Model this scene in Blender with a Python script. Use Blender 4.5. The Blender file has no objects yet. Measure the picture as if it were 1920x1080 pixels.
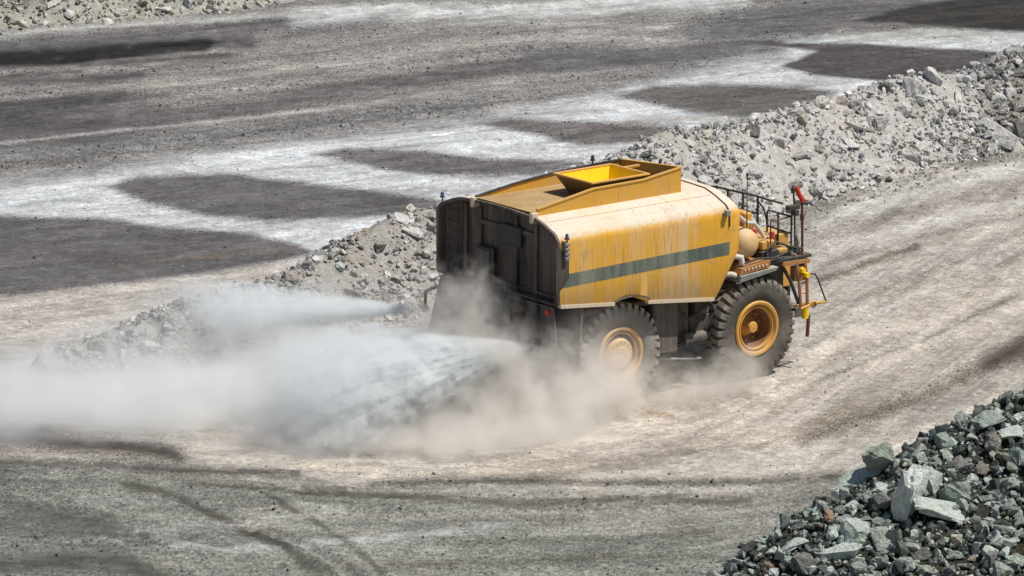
import bpy, bmesh, math, random
import numpy as np
from mathutils import Vector, Matrix, Euler
R = math.radians
S = bpy.context.scene
col = S.collection
random.seed(7)
rng = np.random.RandomState(11)

# ------------------------------------------------------------------ camera, sky, sun, exposure
cam_d = bpy.data.cameras.new('camera'); cam = bpy.data.objects.new('camera', cam_d); col.objects.link(cam)
PITCH = R(13.18); DIST = 150.0
cam.location = (0, -DIST*math.cos(PITCH), DIST*math.sin(PITCH))
cam.rotation_euler = (R(90)-PITCH, 0, 0)
cam_d.sensor_width = 36; cam_d.lens = 36*10073/1920
cam_d.clip_start = 1; cam_d.clip_end = 5000
S.camera = cam
SUN_EL, SUN_AZ = 62.0, -12.0           # azimuth of the direction towards the sun, from +X
world = bpy.data.worlds.new('World'); S.world = world; world.use_nodes = True
wn = world.node_tree
sky = wn.nodes.new('ShaderNodeTexSky'); sky.sky_type = 'NISHITA'; sky.sun_disc = False
sky.sun_elevation = R(SUN_EL); sky.sun_rotation = R(90-SUN_AZ)
bg = wn.nodes['Background']; bg.inputs[1].default_value = 0.06
wn.links.new(sky.outputs[0], bg.inputs[0])
sl = bpy.data.lights.new('sun', 'SUN'); so = bpy.data.objects.new('sun', sl); col.objects.link(so)
sl.energy = 5.0; sl.angle = R(0.5); sl.color = (1.0, 0.95, 0.87)
d = Vector((math.cos(R(SUN_AZ))*math.cos(R(SUN_EL)), math.sin(R(SUN_AZ))*math.cos(R(SUN_EL)), math.sin(R(SUN_EL))))
so.rotation_euler = d.to_track_quat('Z', 'Y').to_euler()
S.view_settings.view_transform = 'Standard'; S.view_settings.look = 'None'
S.view_settings.exposure = 0.0; S.view_settings.gamma = 1.0
S.render.engine = 'CYCLES'
S.cycles.use_denoising = True
S.cycles.max_bounces = 7; S.cycles.diffuse_bounces = 3; S.cycles.volume_bounces = 5
S.cycles.volume_step_rate = 1.0; S.cycles.volume_max_steps = 160
S.cycles.use_adaptive_sampling = True; S.cycles.adaptive_threshold = 0.02

# ------------------------------------------------------------------ data measured on the site, in metres
# ground cover and painted edge vignette: kind, points, half width, softness, colour, opacity
PAINT = [
 ('p',[(-25.16,52.55),(29.08,70.42),(24.53,35.33),(17.48,34.34),(4.79,16.64),(-0.94,7.54),(-5.41,1.32),(-17.57,-9.79)],0.0,0.442,(0.305,0.296,0.287),1.0),
 ('p',[(-20.22,11.96),(-15.58,13.88),(-10.94,17.45),(-5.74,20.58),(-1.03,24.0),(3.34,27.93),(7.07,33.57),(10.03,38.13),(17.95,39.36),(25.05,39.36),(24.15,32.41),(16.87,27.75),(4.76,15.85),(-0.93,6.82),(-5.41,1.32),(-12.39,-5.05),(-17.57,-9.79)],0.0,0.459,(0.672,0.701,0.73),1.0),
 ('p',[(-18.61,-1.3),(-14.27,-0.33),(-9.93,1.65),(-5.5,4.02),(-4.77,0.0),(-9.43,-6.27),(-13.39,-9.79),(-17.57,-9.79)],0.0,0.23,(0.552,0.515,0.479),1.0),
 ('l',[(-16.42,22.88),(-13.06,23.74)],1.338,1.338,(0.127,0.117,0.127),0.8),  # vignette at the left edge, painted into the ground colour
 ('l',[(-21.23,35.33),(-17.67,36.32),(-12.3,38.74),(-7.54,41.02),(-4.94,42.5)],0.421,0.369,(0.15,0.144,0.162),0.9),
 ('l',[(-21.46,37.32),(-17.89,38.74),(-13.38,40.91),(-10.23,41.97),(-6.88,43.78),(-1.15,44.86),(4.63,45.52)],0.135,0.189,(0.61,0.617,0.591),0.8),
 ('l',[(-7.6,42.5),(-3.05,43.35),(2.69,44.43),(8.1,45.52)],0.386,0.275,(0.658,0.687,0.687),0.85),
 ('l',[(-22.48,30.52),(-17.46,34.15),(-13.91,35.33),(-9.99,37.32),(-9.08,37.72)],0.305,0.305,(0.048,0.045,0.054),0.9),
 ('l',[(-22.59,31.46),(-17.39,33.37),(-12.97,34.93)],0.075,0.1,(0.016,0.015,0.018),0.95),
 ('l',[(-12.36,36.72),(-10.44,37.12)],0.104,0.129,(0.021,0.019,0.023),0.95),
 ('l',[(-14.16,33.76),(-9.91,35.72)],0.076,0.127,(0.376,0.352,0.328),0.7),
 ('l',[(-14.66,33.18),(-9.68,34.93)],0.076,0.101,(0.045,0.042,0.045),0.7),
 ('l',[(-17.2,31.27),(-14.58,32.22)],0.074,0.098,(0.045,0.042,0.045),0.7),
 ('l',[(-16.83,27.29),(-9.99,30.52),(-1.11,36.92),(3.55,39.36)],0.15,0.15,(0.456,0.44,0.418),0.7),
 ('l',[(-19.46,19.5),(-16.21,20.58),(-8.02,26.39),(0.0,33.18),(5.31,35.33)],0.372,0.279,(0.15,0.141,0.144),0.85),
 ('l',[(-16.16,20.08),(-6.24,25.32),(0.0,30.33)],0.068,0.091,(0.515,0.509,0.503),0.7),
 ('l',[(-19.05,15.85),(-15.94,17.77),(-7.83,22.02),(-1.05,26.66)],0.258,0.258,(0.195,0.198,0.209),0.75),
 ('l',[(-3.76,40.39),(0.0,41.44),(4.51,40.39),(9.26,41.44)],0.107,0.161,(0.515,0.515,0.503),0.7),
 ('l',[(1.67,37.83),(5.39,38.13),(8.6,39.36)],0.079,0.131,(0.491,0.491,0.479),0.6),
 ('l',[(0.73,34.54),(5.29,34.83),(9.03,36.52)],0.459,0.357,(0.162,0.162,0.175),0.85),
 ('l',[(6.92,39.36),(10.23,41.97),(14.21,44.64)],0.975,0.542,(0.162,0.159,0.162),0.9),
 ('l',[(2.4,36.92),(6.3,37.52),(10.06,38.74)],0.104,0.156,(0.434,0.423,0.413),0.6),
 ('l',[(11.11,37.52),(14.75,39.15),(17.89,38.74)],0.158,0.21,(0.578,0.591,0.565),0.85),
 ('l',[(-4.31,17.45),(-6.58,16.0)],0.061,0.102,(0.402,0.376,0.352),0.5),
 ('l',[(1.36,22.45),(5.68,24.0),(7.96,24.88)],0.067,0.09,(0.515,0.445,0.376),0.6),
 ('p',[(-19.81,8.62),(-15.17,9.43),(-12.31,9.28),(-10.34,7.97),(-7.46,6.82),(-6.41,5.76),(-5.51,4.16),(-7.57,2.66),(-10.61,0.52),(-14.2,-1.04),(-18.49,-2.25)],0.0,0.131,(0.138,0.13,0.133),0.95),
 ('p',[(-12.33,13.73),(-11.45,15.21),(-8.84,15.37),(-5.84,13.81),(-3.22,12.35),(-1.76,11.51),(-2.06,9.87),(-4.1,9.06),(-7.24,8.77),(-9.17,9.57),(-10.87,11.36)],0.0,0.151,(0.138,0.13,0.133),0.95),
 ('p',[(-6.33,18.26),(-5.19,19.25),(-2.68,18.92),(-1.0,17.86),(1.33,17.53),(2.98,17.21),(0.65,15.29),(-1.8,14.82),(-3.95,16.0)],0.0,0.144,(0.159,0.15,0.15),0.95),
 ('p',[(-1.16,23.05),(0.0,24.0),(2.4,23.66),(4.11,23.14),(5.38,22.53),(4.04,20.0),(2.35,19.66),(0.68,21.42)],0.0,0.154,(0.165,0.153,0.15),0.95),
 ('p',[(3.33,27.47),(4.61,29.31),(6.76,30.05),(9.57,29.31),(10.77,28.66),(9.0,25.06),(7.58,24.09),(5.55,25.23)],0.0,0.164,(0.15,0.138,0.133),0.95),
 ('p',[(9.07,32.89),(10.45,35.62),(7.96,37.52),(12.55,36.92),(15.44,36.12),(16.85,35.42),(15.41,31.27),(12.48,30.42),(10.04,31.46)],0.0,0.101,(0.098,0.087,0.089),0.97),
 ('p',[(12.11,41.65),(14.2,44.43),(16.26,46.18),(20.31,47.96),(21.37,39.87),(17.95,39.36),(15.04,40.39),(13.02,41.23)],0.0,0.136,(0.048,0.045,0.042),0.97),
 ('l',[(-14.73,4.71),(-11.61,4.02),(-8.33,5.55)],0.132,0.329,(0.107,0.093,0.102),0.6),
 ('l',[(-11.51,2.66),(-8.26,4.16),(-6.16,5.27)],0.065,0.129,(0.188,0.15,0.117),0.6),
 ('l',[(0.53,-16.87),(6.04,-12.04),(10.57,-6.27),(15.62,1.32)],0.817,0.817,(0.617,0.558,0.491),0.8),
 ('l',[(8.92,7.9),(12.3,13.34),(15.75,15.69),(19.08,19.08)],0.234,0.273,(0.631,0.631,0.617),0.8),
 ('l',[(8.55,9.72),(11.06,14.27),(13.93,17.45),(16.07,19.08)],0.159,0.159,(0.305,0.292,0.275),0.6),
 ('l',[(8.67,6.11),(12.59,10.83),(16.11,14.27)],0.22,0.257,(0.332,0.314,0.292),0.75),
 ('l',[(8.68,0.79),(10.35,3.34),(11.7,5.27)],0.095,0.127,(0.141,0.117,0.093),0.9),
 ('l',[(13.86,16.64),(15.95,17.86)],0.164,0.164,(0.231,0.216,0.202),0.7),
 ('l',[(8.86,-1.3),(11.97,2.66),(15.15,7.54)],0.079,0.126,(0.434,0.402,0.366),0.6),
 ('l',[(13.86,-6.27),(11.64,-10.64),(9.34,-13.96),(7.18,-16.45)],0.158,0.158,(0.202,0.175,0.138),0.8),
 ('l',[(14.29,-6.27),(12.51,-8.63)],0.193,0.165,(0.122,0.105,0.089),0.85),
 ('l',[(7.24,-15.29),(10.93,-10.92),(13.43,-6.27)],0.08,0.107,(0.376,0.342,0.292),0.6),
 ('l',[(2.99,-13.42),(4.06,-14.12)],0.052,0.078,(0.305,0.188,0.102),0.8),
 ('l',[(-0.14,-13.69),(1.35,-14.76)],0.103,0.116,(0.376,0.262,0.162),0.7),
 ('p',[(-16.58,-17.89),(-12.59,-18.4),(-5.94,-20.4),(-0.77,-21.62),(5.63,-21.62),(8.91,-20.4),(12.78,-16.35),(18.69,-9.79),(15.59,-33.68),(-14.66,-33.68)],0.0,0.211,(0.287,0.292,0.266),0.95),
 ('l',[(-15.47,-16.08),(-12.8,-16.08),(-10.72,-17.12),(-8.29,-18.0)],0.2,0.2,(0.068,0.06,0.054),0.95),
 ('l',[(-15.27,-17.89),(-12.55,-18.81),(-11.24,-18.81),(-8.2,-19.41),(-5.19,-19.81)],0.085,0.11,(0.061,0.058,0.054),0.85),
 ('l',[(-7.47,-16.08),(-4.77,-16.97),(-0.8,-16.61)],0.15,0.176,(0.413,0.314,0.246),0.6),
 ('l',[(-4.76,-17.38),(-3.42,-17.89),(-2.24,-17.48)],0.074,0.087,(0.117,0.08,0.054),0.85),
 ('l',[(-5.23,-18.91),(-2.08,-19.81),(1.82,-19.41)],0.097,0.109,(0.552,0.491,0.413),0.7),
 ('l',[(-3.35,-20.64),(-0.77,-20.5),(3.1,-20.64),(6.32,-20.55),(8.82,-19.81)],0.084,0.108,(0.098,0.098,0.08),0.9),
 ('l',[(-5.12,-21.62),(-2.04,-21.86),(0.51,-22.57),(3.7,-22.1),(5.6,-22.34)],0.082,0.105,(0.122,0.12,0.098),0.85),
 ('l',[(2.44,-21.37),(5.65,-21.13)],0.047,0.071,(0.491,0.468,0.434),0.5),
 ('l',[(-8.0,-20.64),(-4.61,-21.62)],0.036,0.047,(0.102,0.098,0.08),0.6),
 ('l',[(0.5,-24.45),(3.02,-23.99),(6.85,-22.81)],0.057,0.08,(0.305,0.287,0.254),0.5),
 ('l',[(-7.77,-26.5),(-5.68,-26.41),(-3.23,-25.6),(-0.13,-24.45)],0.067,0.1,(0.552,0.558,0.552),0.7),
 ('l',[(0.5,-25.14),(3.61,-25.14)],0.067,0.101,(0.479,0.479,0.456),0.5),
 ('l',[(-12.87,-28.48),(-10.28,-27.48),(-8.79,-27.83),(-7.58,-29.56)],0.192,0.17,(0.089,0.095,0.084),0.85),
 ('l',[(-11.93,-22.81),(-10.98,-23.52),(-9.5,-24.68),(-8.55,-25.82)],0.136,0.159,(0.122,0.133,0.12),0.7),
 ('l',[(-12.66,-20.4),(-11.32,-20.99),(-10.34,-20.4)],0.095,0.143,(0.188,0.195,0.175),0.6),
 ('l',[(-5.88,-21.86),(-4.71,-23.99),(-3.98,-25.5),(-3.17,-27.83),(-2.77,-29.56)],0.055,0.067,(0.089,0.089,0.072),0.9),
 ('l',[(-9.4,-20.89),(-8.46,-21.47),(-7.62,-22.72),(-7.07,-23.52),(-6.11,-25.14),(-5.32,-26.14),(-4.36,-28.7)],0.091,0.091,(0.089,0.087,0.072),0.9),
 ('l',[(-2.93,-27.83),(0.49,-27.3),(4.54,-27.21)],0.065,0.086,(0.162,0.162,0.138),0.75),
 ('l',[(1.73,-26.5),(4.58,-26.05)],0.088,0.11,(0.262,0.27,0.246),0.5),
 ('l',[(-11.9,-25.82),(-10.02,-26.05)],0.044,0.066,(0.578,0.591,0.578),0.6),
 ('l',[(-4.9,-27.39),(-4.13,-28.48)],0.086,0.086,(0.138,0.138,0.117),0.6),
 ('l',[(-15.7,-25.14),(-12.01,-24.68),(-9.93,-25.6)],0.672,0.672,(0.127,0.133,0.12),0.6),  # near left corner darkened, a vignette painted into the dirt colour
 ('l',[(-16.28,-20.4),(-12.49,-19.41)],0.481,0.602,(0.107,0.098,0.089),0.6),  # same painted vignette, further up the left edge
 ('l',[(-3.27,-23.99),(0.51,-23.38),(4.94,-23.05)],0.057,0.092,(0.434,0.423,0.392),0.5),
 ('l',[(-4.98,-25.14),(-2.0,-24.68)],0.056,0.09,(0.402,0.402,0.381),0.5),
 ('l',[(-1.73,-26.05),(2.36,-25.6),(4.61,-25.14)],0.056,0.089,(0.144,0.144,0.122),0.7),
 ('l',[(-18.31,24.62),(-15.62,25.5),(-13.99,26.84)],0.321,0.459,(0.089,0.084,0.093),0.7),
 ('l',[(10.19,-1.3),(12.62,1.32),(15.19,4.71)],0.122,0.153,(0.352,0.305,0.254),0.6),
 ('l',[(8.43,-8.63),(11.43,-4.44),(14.74,0.0)],0.085,0.113,(0.392,0.342,0.287),0.6),
 ('l',[(3.83,-17.38),(7.24,-15.29),(10.16,-12.04)],0.064,0.102,(0.402,0.342,0.279),0.5),
 ('l',[(-0.78,-18.91),(3.15,-18.4),(7.19,-16.35)],0.062,0.086,(0.413,0.328,0.254),0.5),
 ('l',[(10.46,15.06),(13.1,17.45),(15.87,20.58)],0.103,0.124,(0.262,0.242,0.216),0.6),
 ('l',[(-20.91,32.41),(-17.46,34.15),(-14.28,35.33),(-10.68,36.52)],0.354,0.202,(0.021,0.02,0.023),0.9),
 ('l',[(-18.86,30.05),(-15.36,30.7),(-12.55,31.46)],0.146,0.195,(0.054,0.051,0.058),0.8),
 ('l',[(-18.44,25.94),(-15.39,26.84),(-13.0,27.75)],0.233,0.279,(0.068,0.065,0.072),0.7),
 ('l',[(-18.08,22.45),(-14.73,23.14),(-13.08,24.0)],0.178,0.312,(0.089,0.084,0.093),0.7),
 ('l',[(7.71,-6.27),(10.08,-2.88),(12.62,1.32),(15.17,6.11)],0.132,0.132,(0.716,0.687,0.631),0.75),
 ('l',[(6.73,-12.04),(9.78,-7.46),(12.25,-3.2),(14.72,1.32)],0.098,0.126,(0.687,0.644,0.591),0.7),
 ('l',[(0.53,-17.64),(3.87,-15.82),(7.38,-12.59)],0.102,0.114,(0.73,0.665,0.578),0.75),
 ('l',[(9.21,4.71),(11.56,7.54),(15.73,11.96)],0.123,0.141,(0.672,0.658,0.631),0.7),
 ('l',[(8.79,2.66),(12.28,6.82),(15.55,10.09)],0.068,0.102,(0.262,0.238,0.212),0.6),
 ('l',[(7.84,-3.82),(10.08,-0.65),(12.78,3.34)],0.059,0.103,(0.305,0.27,0.231),0.6),
 ('l',[(7.75,-10.92),(10.53,-6.86),(13.53,-1.93)],0.056,0.097,(0.287,0.254,0.209),0.6),
 ('l',[(-8.85,-25.14),(-6.39,-24.45),(-4.05,-23.28)],0.068,0.102,(0.468,0.468,0.445),0.6),
 ('l',[(1.76,-24.22),(4.28,-23.75),(6.61,-22.57)],0.08,0.103,(0.456,0.456,0.429),0.6),
 ('l',[(-10.33,-22.1),(-8.02,-22.34)],0.07,0.105,(0.434,0.44,0.418),0.6),
]
TRACKS = [([(8.34, 11.81), (9.74, 13.88), (11.84, 16.0), (13.99, 18.26), (16.37, 20.58)], 0.4), ([(8.89, 10.09), (10.95, 12.57), (13.37, 14.66), (16.01, 16.64)], 0.4), ([(7.54, -6.86), (9.29, -3.82), (11.76, 0.0), (15.17, 6.11)], 0.42), ([(5.75, -12.32), (8.4, -9.21), (11.4, -4.75), (14.72, 1.32)], 0.42), ([(-8.51, -20.64), (-4.61, -21.62), (-0.77, -21.86), (3.07, -21.62), (6.98, -20.4)], 0.4), ([(-9.04, -22.34), (-4.55, -23.28), (-0.76, -23.52), (4.31, -22.81)], 0.4), ([(-7.5, -22.57), (-6.12, -24.91), (-4.9, -27.39), (-4.09, -29.56)], 0.34), ([(-11.5, -21.86), (-9.81, -23.99), (-8.38, -26.5), (-7.46, -29.56)], 0.4), ([(-15.91, 17.45), (-9.49, 21.17), (-2.78, 25.5), (3.36, 29.12)], 0.42), ([(-16.58, 24.62), (-9.92, 29.12), (-1.1, 35.33), (6.32, 38.33)], 0.42)]
BERM = [(-12.58, -9.36, 0.3), (-11.78, -8.91, 0.5), (-9.33, -7.55, 1.22), (-6.89, -5.27, 1.26), (-5.79, -3.97, 1.38), (-4.68, -2.19, 1.79), (-2.96, -0.32, 2.17), (-1.94, 0.64, 2.12), (0.61, 3.89, 2.14), (2.95, 7.31, 2.15), (4.59, 10.35, 2.37), (7.1, 13.39, 2.07), (9.9, 17.16, 2.03), (12.42, 20.11, 2.1), (14.77, 22.01, 2.03), (16.48, 24.09, 2.38), (18.94, 26.23, 2.42), (21.71, 27.78, 2.85)]
PILE = [(3.38, -33.5, 0.31), (4.93, -29.6, 0.26), (5.93, -28.6, 0.83), (7.31, -27.6, 1.46), (8.97, -26.4, 2.17), (10.4, -25.3, 2.68), (11.98, -24.2, 3.08), (13.72, -23.0, 3.58), (16.46, -21.0, 4.39), (19.93, -19.0, 4.98)]
BANK = [(-30.23, 34.34), (-23.21, 36.52), (-17.95, 39.36), (-13.42, 41.44), (-10.66, 42.92), (-8.45, 44.64), (-6.21, 46.62), (-1.18, 50.23)]


# ------------------------------------------------------------------ helpers
def lin(r, g, b): return tuple(((v/255+.055)/1.055)**2.4 for v in (r, g, b))

def tag(o, label=None, cat=None, group=None, kind=None):
    if label: o['label'] = label
    if cat: o['category'] = cat
    if group: o['group'] = group
    if kind: o['kind'] = kind
    return o

def hash2(ix, iy, seed):
    h = (ix.astype(np.int64)*374761393 + iy.astype(np.int64)*668265263 + seed*974711) & 0xffffffff
    h = ((h ^ (h >> 13))*1274126177) & 0xffffffff
    h = h ^ (h >> 16)
    return (h & 0xffff)/65535.0

def vnoise(x, y, seed=0):
    ix = np.floor(x); iy = np.floor(y); fx = x-ix; fy = y-iy
    fx = fx*fx*(3-2*fx); fy = fy*fy*(3-2*fy)
    a = hash2(ix, iy, seed); b = hash2(ix+1, iy, seed); c = hash2(ix, iy+1, seed); e = hash2(ix+1, iy+1, seed)
    return (a*(1-fx)+b*fx)*(1-fy)+(c*(1-fx)+e*fx)*fy

def fbm(x, y, seed=0, oct=4):
    s = 0; a = .5; t = 0
    for k in range(oct):
        s = s+a*vnoise(x*2**k, y*2**k, seed+k*17); t += a; a *= .5
    return s/t*2-1

def sstep(a, b, x):
    t = np.clip((x-a)/(b-a), 0, 1); return t*t*(3-2*t)

def grid_mesh(name, P, mat, colors=None, uv=None, smooth=True):
    """P: (m, n, 3) grid of points"""
    m, n = P.shape[:2]
    me = bpy.data.meshes.new(name)
    idx = np.arange(m*n).reshape(m, n)
    q = np.stack([idx[:-1, :-1], idx[1:, :-1], idx[1:, 1:], idx[:-1, 1:]], -1).reshape(-1, 4)
    me.vertices.add(m*n); me.vertices.foreach_set('co', P.reshape(-1).astype(np.float32))
    me.loops.add(len(q)*4); me.loops.foreach_set('vertex_index', q.reshape(-1).astype(np.int32))
    me.polygons.add(len(q)); me.polygons.foreach_set('loop_start', np.arange(0, len(q)*4, 4, dtype=np.int32))
    me.update(calc_edges=True)
    me.polygons.foreach_set('use_smooth', [smooth]*len(q))
    if colors is not None:
        a = me.color_attributes.new('tint', 'FLOAT_COLOR', 'POINT')
        c = np.ones((m*n, 4), np.float32); c[:, :3] = colors.reshape(-1, 3); a.data.foreach_set('color', c.reshape(-1))
    if uv is not None:
        a = me.attributes.new('flow', 'FLOAT_VECTOR', 'POINT')
        c = np.zeros((m*n, 3), np.float32); c[:, :2] = uv.reshape(-1, 2); a.data.foreach_set('vector', c.reshape(-1))
    me.materials.append(mat)
    o = bpy.data.objects.new(name, me); col.objects.link(o)
    return o

class NT:
    """small node-tree builder"""
    def __init__(s, name):
        s.m = bpy.data.materials.new(name); s.m.use_nodes = True; s.t = s.m.node_tree
        s.t.nodes.clear(); s.out = s.t.nodes.new('ShaderNodeOutputMaterial')
    def n(s, typ, **kw):
        nd = s.t.nodes.new('ShaderNode'+typ)
        for k, v in kw.items():
            if k.startswith('i_'):
                key = k[2:]; key = int(key) if key.isdigit() else key.replace('_', ' ')
                sock = nd.inputs[key]
                if hasattr(v, 'is_output') or isinstance(v, bpy.types.NodeSocket): s.t.links.new(v, sock)
                else: sock.default_value = v
            else: setattr(nd, k, v)
        return nd
    def math(s, op, a, b=None, c=None, clamp=False):
        nd = s.t.nodes.new('ShaderNodeMath'); nd.operation = op; nd.use_clamp = clamp
        for i, v in enumerate((a, b, c)):
            if v is None: continue
            if isinstance(v, bpy.types.NodeSocket): s.t.links.new(v, nd.inputs[i])
            else: nd.inputs[i].default_value = v
        return nd.outputs[0]
    def noise(s, vec, scale, detail=3, rough=.55, dist=0):
        nd = s.n('TexNoise', i_Scale=scale, i_Detail=detail, i_Roughness=rough, i_Distortion=dist)
        s.t.links.new(vec, nd.inputs['Vector']); return nd.outputs['Fac']
    def mapv(s, vec, scale=(1, 1, 1), loc=(0, 0, 0)):
        nd = s.n('Mapping'); nd.inputs['Scale'].default_value = scale; nd.inputs['Location'].default_value = loc
        s.t.links.new(vec, nd.inputs['Vector']); return nd.outputs[0]
    def ramp(s, v, lo, hi, a=0., b=1.):
        nd = s.n('MapRange', interpolation_type='SMOOTHSTEP'); s.t.links.new(v, nd.inputs[0])
        nd.inputs[1].default_value = lo; nd.inputs[2].default_value = hi; nd.inputs[3].default_value = a; nd.inputs[4].default_value = b
        return nd.outputs[0]
    def mix(s, f, a, b, mode='MIX'):
        nd = s.n('Mix', data_type='RGBA', blend_type=mode)
        for k, v in ((0, f), (6, a), (7, b)):
            if isinstance(v, bpy.types.NodeSocket): s.t.links.new(v, nd.inputs[k])
            elif k == 0: nd.inputs[0].default_value = v
            else: nd.inputs[k].default_value = (*v[:3], 1)
        return nd.outputs[2]
    def bump(s, h, strength=.5, dist=.05):
        nd = s.n('Bump', i_Strength=strength, i_Distance=dist); s.t.links.new(h, nd.inputs['Height']); return nd.outputs[0]
    def bsdf(s, color, rough=.9, metal=0., normal=None, spec=.3):
        b = s.n('BsdfPrincipled')
        for k, v in (('Base Color', color), ('Roughness', rough), ('Metallic', metal), ('Specular IOR Level', spec), ('Normal', normal)):
            if v is None: continue
            if isinstance(v, bpy.types.NodeSocket): s.t.links.new(v, b.inputs[k])
            elif k == 'Base Color': b.inputs[k].default_value = (*v[:3], 1)
            else: b.inputs[k].default_value = v
        s.t.links.new(b.outputs[0], s.out.inputs[0]); return b

# ------------------------------------------------------------------ materials of the site
def mat_ground():
    t = NT('dirt_ground')
    obj = t.n('TexCoord').outputs['Object']
    tint = t.n('Attribute', attribute_name='tint').outputs['Color']
    flow = t.n('Attribute', attribute_name='flow').outputs['Vector']
    f1 = t.noise(t.mapv(flow, (.16, .6, 1)), 1.0, 6, .62, .9)
    f2 = t.noise(t.mapv(flow, (.5, 2.6, 1), (7, 3, 0)), 1.0, 6, .7, .9)
    big = t.noise(obj, .35, 4, .6, .5)
    g1 = t.noise(obj, 5.5, 4, .7)
    g2 = t.noise(obj, 17., 2, .6)
    vor = t.n('TexVoronoi', i_Scale=9.0, feature='F1'); t.t.links.new(obj, vor.inputs['Vector'])
    vc = t.n('SeparateColor'); t.t.links.new(vor.outputs['Color'], vc.inputs[0])
    # rougher, stonier ground in some bands
    band = t.ramp(f1, .42, .62)
    m = t.math('MULTIPLY', t.ramp(f1, .32, .68, .74, 1.2), t.ramp(f2, .3, .7, .90, 1.09))
    m = t.math('MULTIPLY', m, t.ramp(g1, .3, .7, .80, 1.18))
    m = t.math('MULTIPLY', m, t.ramp(big, .3, .7, .86, 1.12))
    g3 = t.noise(obj, 1.6, 5, .7, .3); m = t.math('MULTIPLY', m, t.ramp(g3, .3, .7, .78, 1.2))
    sp = t.math('MULTIPLY', t.ramp(vc.outputs[0], .84, .95), t.math('MULTIPLY', t.ramp(g2, .45, .6), t.ramp(f2, .4, .6, .1, .42)))
    m = t.math('MULTIPLY', m, t.math('SUBTRACT', 1.0, sp))
    sp2 = t.math('MULTIPLY', t.ramp(vc.outputs[1], .88, .97), t.ramp(g1, .4, .6, .05, .3))
    m = t.math('ADD', m, sp2)
    lumn = t.n('RGBToBW'); t.t.links.new(tint, lumn.inputs[0])
    rough = t.math('MULTIPLY', t.ramp(lumn.outputs[0], .14, .40, 1, .22), t.ramp(lumn.outputs[0], .10, .17, .12, 1))
    g5 = t.noise(t.mapv(obj, (1, .45, 1)), 13., 3, .75)
    m = t.math('MULTIPLY', m, t.math('ADD', 1.0, t.math('MULTIPLY', t.math('MULTIPLY', t.math('SUBTRACT', g5, .5), 3.4), rough)))
    m = t.math('MAXIMUM', m, .25)
    comb = t.n('CombineColor')
    for k in range(3): t.t.links.new(m, comb.inputs[k])
    c = t.mix(1.0, tint, comb.outputs[0], 'MULTIPLY')
    c = t.mix(t.ramp(t.noise(t.mapv(flow, (.3, 1.2, 1), (31, 5, 0)), 1, 4, .6, .5), .52, .7, 0, .35), c, t.mix(1.0, c, (1.08, .97, .86), 'MULTIPLY'))
    h = t.math('ADD', t.math('MULTIPLY', g1, .5), t.math('ADD', t.math('MULTIPLY', f2, .8), t.math('MULTIPLY', g2, .3)))
    t.bsdf(c, .95, normal=t.bump(h, .9, .10), spec=.15)
    return t.m

def mat_rubble(name, tinted=True, base=(.4, .39, .36), patch=(.3, .26, .2), amt=.35):
    t = NT(name)
    obj = t.n('TexCoord').outputs['Object'] if tinted else t.n('NewGeometry').outputs['Position']
    tint = t.n('Attribute', attribute_name='tint').outputs['Color'] if tinted else None
    g1 = t.noise(obj, 3.0, 5, .65); g2 = t.noise(obj, 14., 4, .65)
    m = t.math('MULTIPLY', t.ramp(g1, .3, .7, .8, 1.18), t.ramp(g2, .3, .7, .8, 1.2))
    comb = t.n('CombineColor')
    for k in range(3): t.t.links.new(m, comb.inputs[k])
    c = t.mix(1.0, tint if tinted else base, comb.outputs[0], 'MULTIPLY')
    g4 = t.noise(obj, 7., 5, .7); c = t.mix(t.ramp(g4, .54, .68, 0, .55), c, t.mix(1., c, (.45, .45, .42), 'MULTIPLY'))
    c = t.mix(t.ramp(t.noise(obj, 1.1, 3, .6), .5, .7, 0, amt), c, t.mix(1., c, tuple(v/max(patch) for v in patch), 'MULTIPLY'))
    t.bsdf(c, .9, normal=t.bump(t.math('ADD', g2, g4), 1., .06), spec=.2)
    return t.m

M_ground = mat_ground()
M_rub = mat_rubble('rubble')
ROCKM = {
 'light grey': mat_rubble('rock_light_grey', False, (.60, .595, .58)),
 'mid grey': mat_rubble('rock_mid_grey', False, (.42, .415, .40)),
 'dark grey': mat_rubble('rock_dark_grey', False, (.21, .21, .205)),
 'brownish': mat_rubble('rock_brownish', False, (.42, .385, .34)),
 'greenish grey': mat_rubble('rock_greenish', False, (.31, .36, .32), (.3, .3, .2), .5),
 'pale green': mat_rubble('rock_pale_green', False, (.48, .54, .50), (.3, .3, .22), .5),
 'rusty orange': mat_rubble('rock_rusty', False, (.33, .235, .165)),
 'white': mat_rubble('rock_white', False, (.62, .66, .62), (.3, .3, .28), .2),
}

# ------------------------------------------------------------------ terrain functions
BERM = np.array(BERM); PILE = np.array(PILE); BANK = np.array(BANK)

def resample(pts, step):
    d = np.r_[0, np.cumsum(np.linalg.norm(np.diff(pts[:, :2], axis=0), axis=1))]
    s = np.arange(0, d[-1], step)
    P = np.stack([np.interp(s, d, pts[:, k]) for k in range(pts.shape[1])], 1)
    k = max(3, int(1.6/step)) | 1
    pad = np.pad(P, ((k//2, k//2), (0, 0)), 'edge')
    P = np.stack([np.convolve(pad[:, j], np.ones(k)/k, 'valid') for j in range(P.shape[1])], 1)
    return s, P

def frame(P):
    T = np.gradient(P[:, :2], axis=0); T /= np.linalg.norm(T, axis=1)[:, None]
    return T, np.stack([-T[:, 1], T[:, 0]], 1)     # normal points to the far side (left of travel)

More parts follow.
